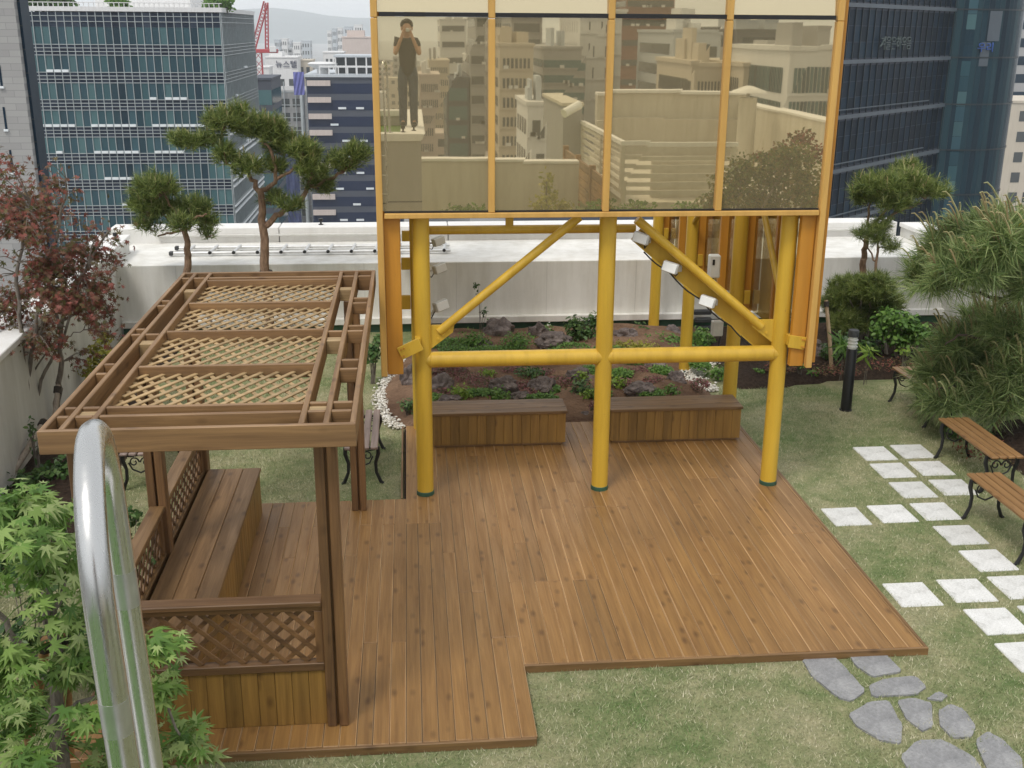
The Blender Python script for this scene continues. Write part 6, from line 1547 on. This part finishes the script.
for s in (-1, 1): a_ = add((s*.165, 0, 1.39), .075, w2); add((s*.20, .065, 1.27), .066, a_)
skin_mesh('shirt', V, E, Rd, plain('black_cotton', (0.018, 0.018, 0.02), .85, 0, .2, 30), pr)
V = []; E = []; Rd = []
w0 = add((0, 0, 1.06), .12)
for s in (-1, 1): a_ = add((s*.085, 0, .84), .098, w0); b_ = add((s*.09, .012, .48), .078, a_); add((s*.092, -.005, -.03), .07, b_)
skin_mesh('trousers', V, E, Rd, plain('blue_denim', (0.05, 0.065, 0.095), .85, 0, .3, 12), pr)
for s in (-1, 1):
    V = []; E = []; Rd = []; a_ = add((s*.09, -.04, .05), .05); b_ = add((s*.097, .06, .045), .048, a_); add((s*.105, .15, .035), .036, b_); skin_mesh('shoe', V, E, Rd, M['black'], pr)
    k = MB(); c = Vector((px+s*.033, py+.122, pz+1.60)); k.lathe(c, [(.0, -.008), (.008, -.004), (.008, .004), (0, .008)], 10); k.build('eye', M['black'], pr, True)
    k = MB(); c = Vector((px+s*.088, py+.035, pz+1.59)); k.obox(c, (.012, .022, .032), None, .012); k.build('ear', SKIN, pr, True)
k = MB(); k.obox(Vector((px, py+.132, pz+1.575)), (.014, .018, .026), None, .01); k.build('nose', SKIN, pr, True)
k = MB(); k.obox(Vector((px, py+.112, pz+1.535)), (.024, .006, .006), None, .004); k.build('mouth', plain('lip', (.35, .13, .11), .5), pr)
bm = bmesh.new(); bmesh.ops.create_icosphere(bm, subdivisions=4, radius=1)
for v in bm.verts:
    n = v.co.copy(); f = 1+.06*mnoise.noise(n*4)
    v.co = Vector((n.x*.108*f, n.y*.118*f-.005 if n.z > -.1 or n.y < 0.2 else n.y*.07, (n.z*.105 if n.z > 0 else n.z*.10)*f))
    if n.y > .55 and n.z < .45: v.co.y *= .62
me = bpy.data.meshes.new('hair'); bm.to_mesh(me); bm.free()
o = link_mesh('hair', me, plain('black_hair', (.012, .01, .009), .6, 0, .3, 60), pr, True); o.location = (0, .02, 1.645)
cmr = thing('compact_camera', 'small silver compact camera held up to the face of the photographer', 'camera', (0, -.05, EYE-.028))
k = MB(); k.box(-.048, .048, -.065, -.04, EYE-.03, EYE+.03, .006); k.build('camera_body', M['alu'], cmr)
k = MB(); k.tube([(0, -.04, EYE), (0, -.018, EYE)], [.024, .021], 20); k.build('lens_barrel', M['alu'], cmr, True)

# ================================================================== air, sky, sun, camera
hz = MB(); hz.box(-5850, 5850, -5850, 5850, ZG-1.5, 75)
t = NT('haze_air'); t.n.remove(t.b); v = t.new('ShaderNodeVolumePrincipled'); v.inputs['Color'].default_value = (0.93, 0.968, 1.0, 1); v.inputs['Density'].default_value = HAZE; v.inputs['Anisotropy'].default_value = 0.0
t.link(v.outputs[0], t.out.inputs['Volume'])
tag(hz.build('haze', t.mat), kind='stuff')

w = bpy.data.worlds.new('World'); sc.world = w; w.use_nodes = True; nt = w.node_tree
bg = nt.nodes['Background']; sky = nt.nodes.new('ShaderNodeTexSky'); sky.sky_type = 'NISHITA'; sky.sun_disc = False
SE, SR = R(58), R(215)      # sun up behind the viewpoint, to the left
sky.sun_elevation = SE; sky.sun_rotation = SR; sky.dust_density = 4.0; sky.air_density = 1.0; sky.altitude = 50
hs = nt.nodes.new('ShaderNodeHueSaturation'); hs.inputs['Saturation'].default_value = 0.22
nt.links.new(sky.outputs[0], hs.inputs['Color'])
mxw = nt.nodes.new('ShaderNodeMix'); mxw.data_type = 'RGBA'; mxw.inputs[0].default_value = 0.65; mxw.inputs[7].default_value = (10.4, 10.7, 11.0, 1)   # even cloud cover over the clear sky
nt.links.new(hs.outputs[0], mxw.inputs[6]); nt.links.new(mxw.outputs[2], bg.inputs['Color']); bg.inputs['Strength'].default_value = 0.10
sl_ = bpy.data.lights.new('sun', 'SUN'); sl_.energy = 1.3; sl_.angle = R(14); sl_.color = (1.0, 0.95, 0.87)
so = bpy.data.objects.new('sun', sl_); C.objects.link(so)
az = SR; dv = Vector((math.sin(az)*math.cos(SE), math.cos(az)*math.cos(SE), math.sin(SE)))
so.rotation_euler = (-dv).to_track_quat('-Z', 'Y').to_euler(); so.location = dv*50

cam = bpy.data.cameras.new('camera'); co_ = bpy.data.objects.new('camera', cam); C.objects.link(co_)
cam.sensor_width = 36.0; cam.lens = F/1024*36.0; cam.clip_start = 0.02; cam.clip_end = 20000
mw = Matrix((RT, UP, -fw)).transposed().to_4x4(); mw.translation = EYEP; co_.matrix_world = mw
sc.camera = co_
sc.view_settings.view_transform = 'Standard'; sc.view_settings.look = 'None'; sc.view_settings.exposure = EXPO; sc.view_settings.gamma = 1.0; sc.view_settings.use_curve_mapping = False
sc.render.resolution_x = 1024; sc.render.resolution_y = 768
cy = sc.cycles if hasattr(sc, 'cycles') else None
if cy:
    cy.max_bounces = 8; cy.volume_bounces = 4; cy.transparent_max_bounces = 12; cy.use_denoising = True
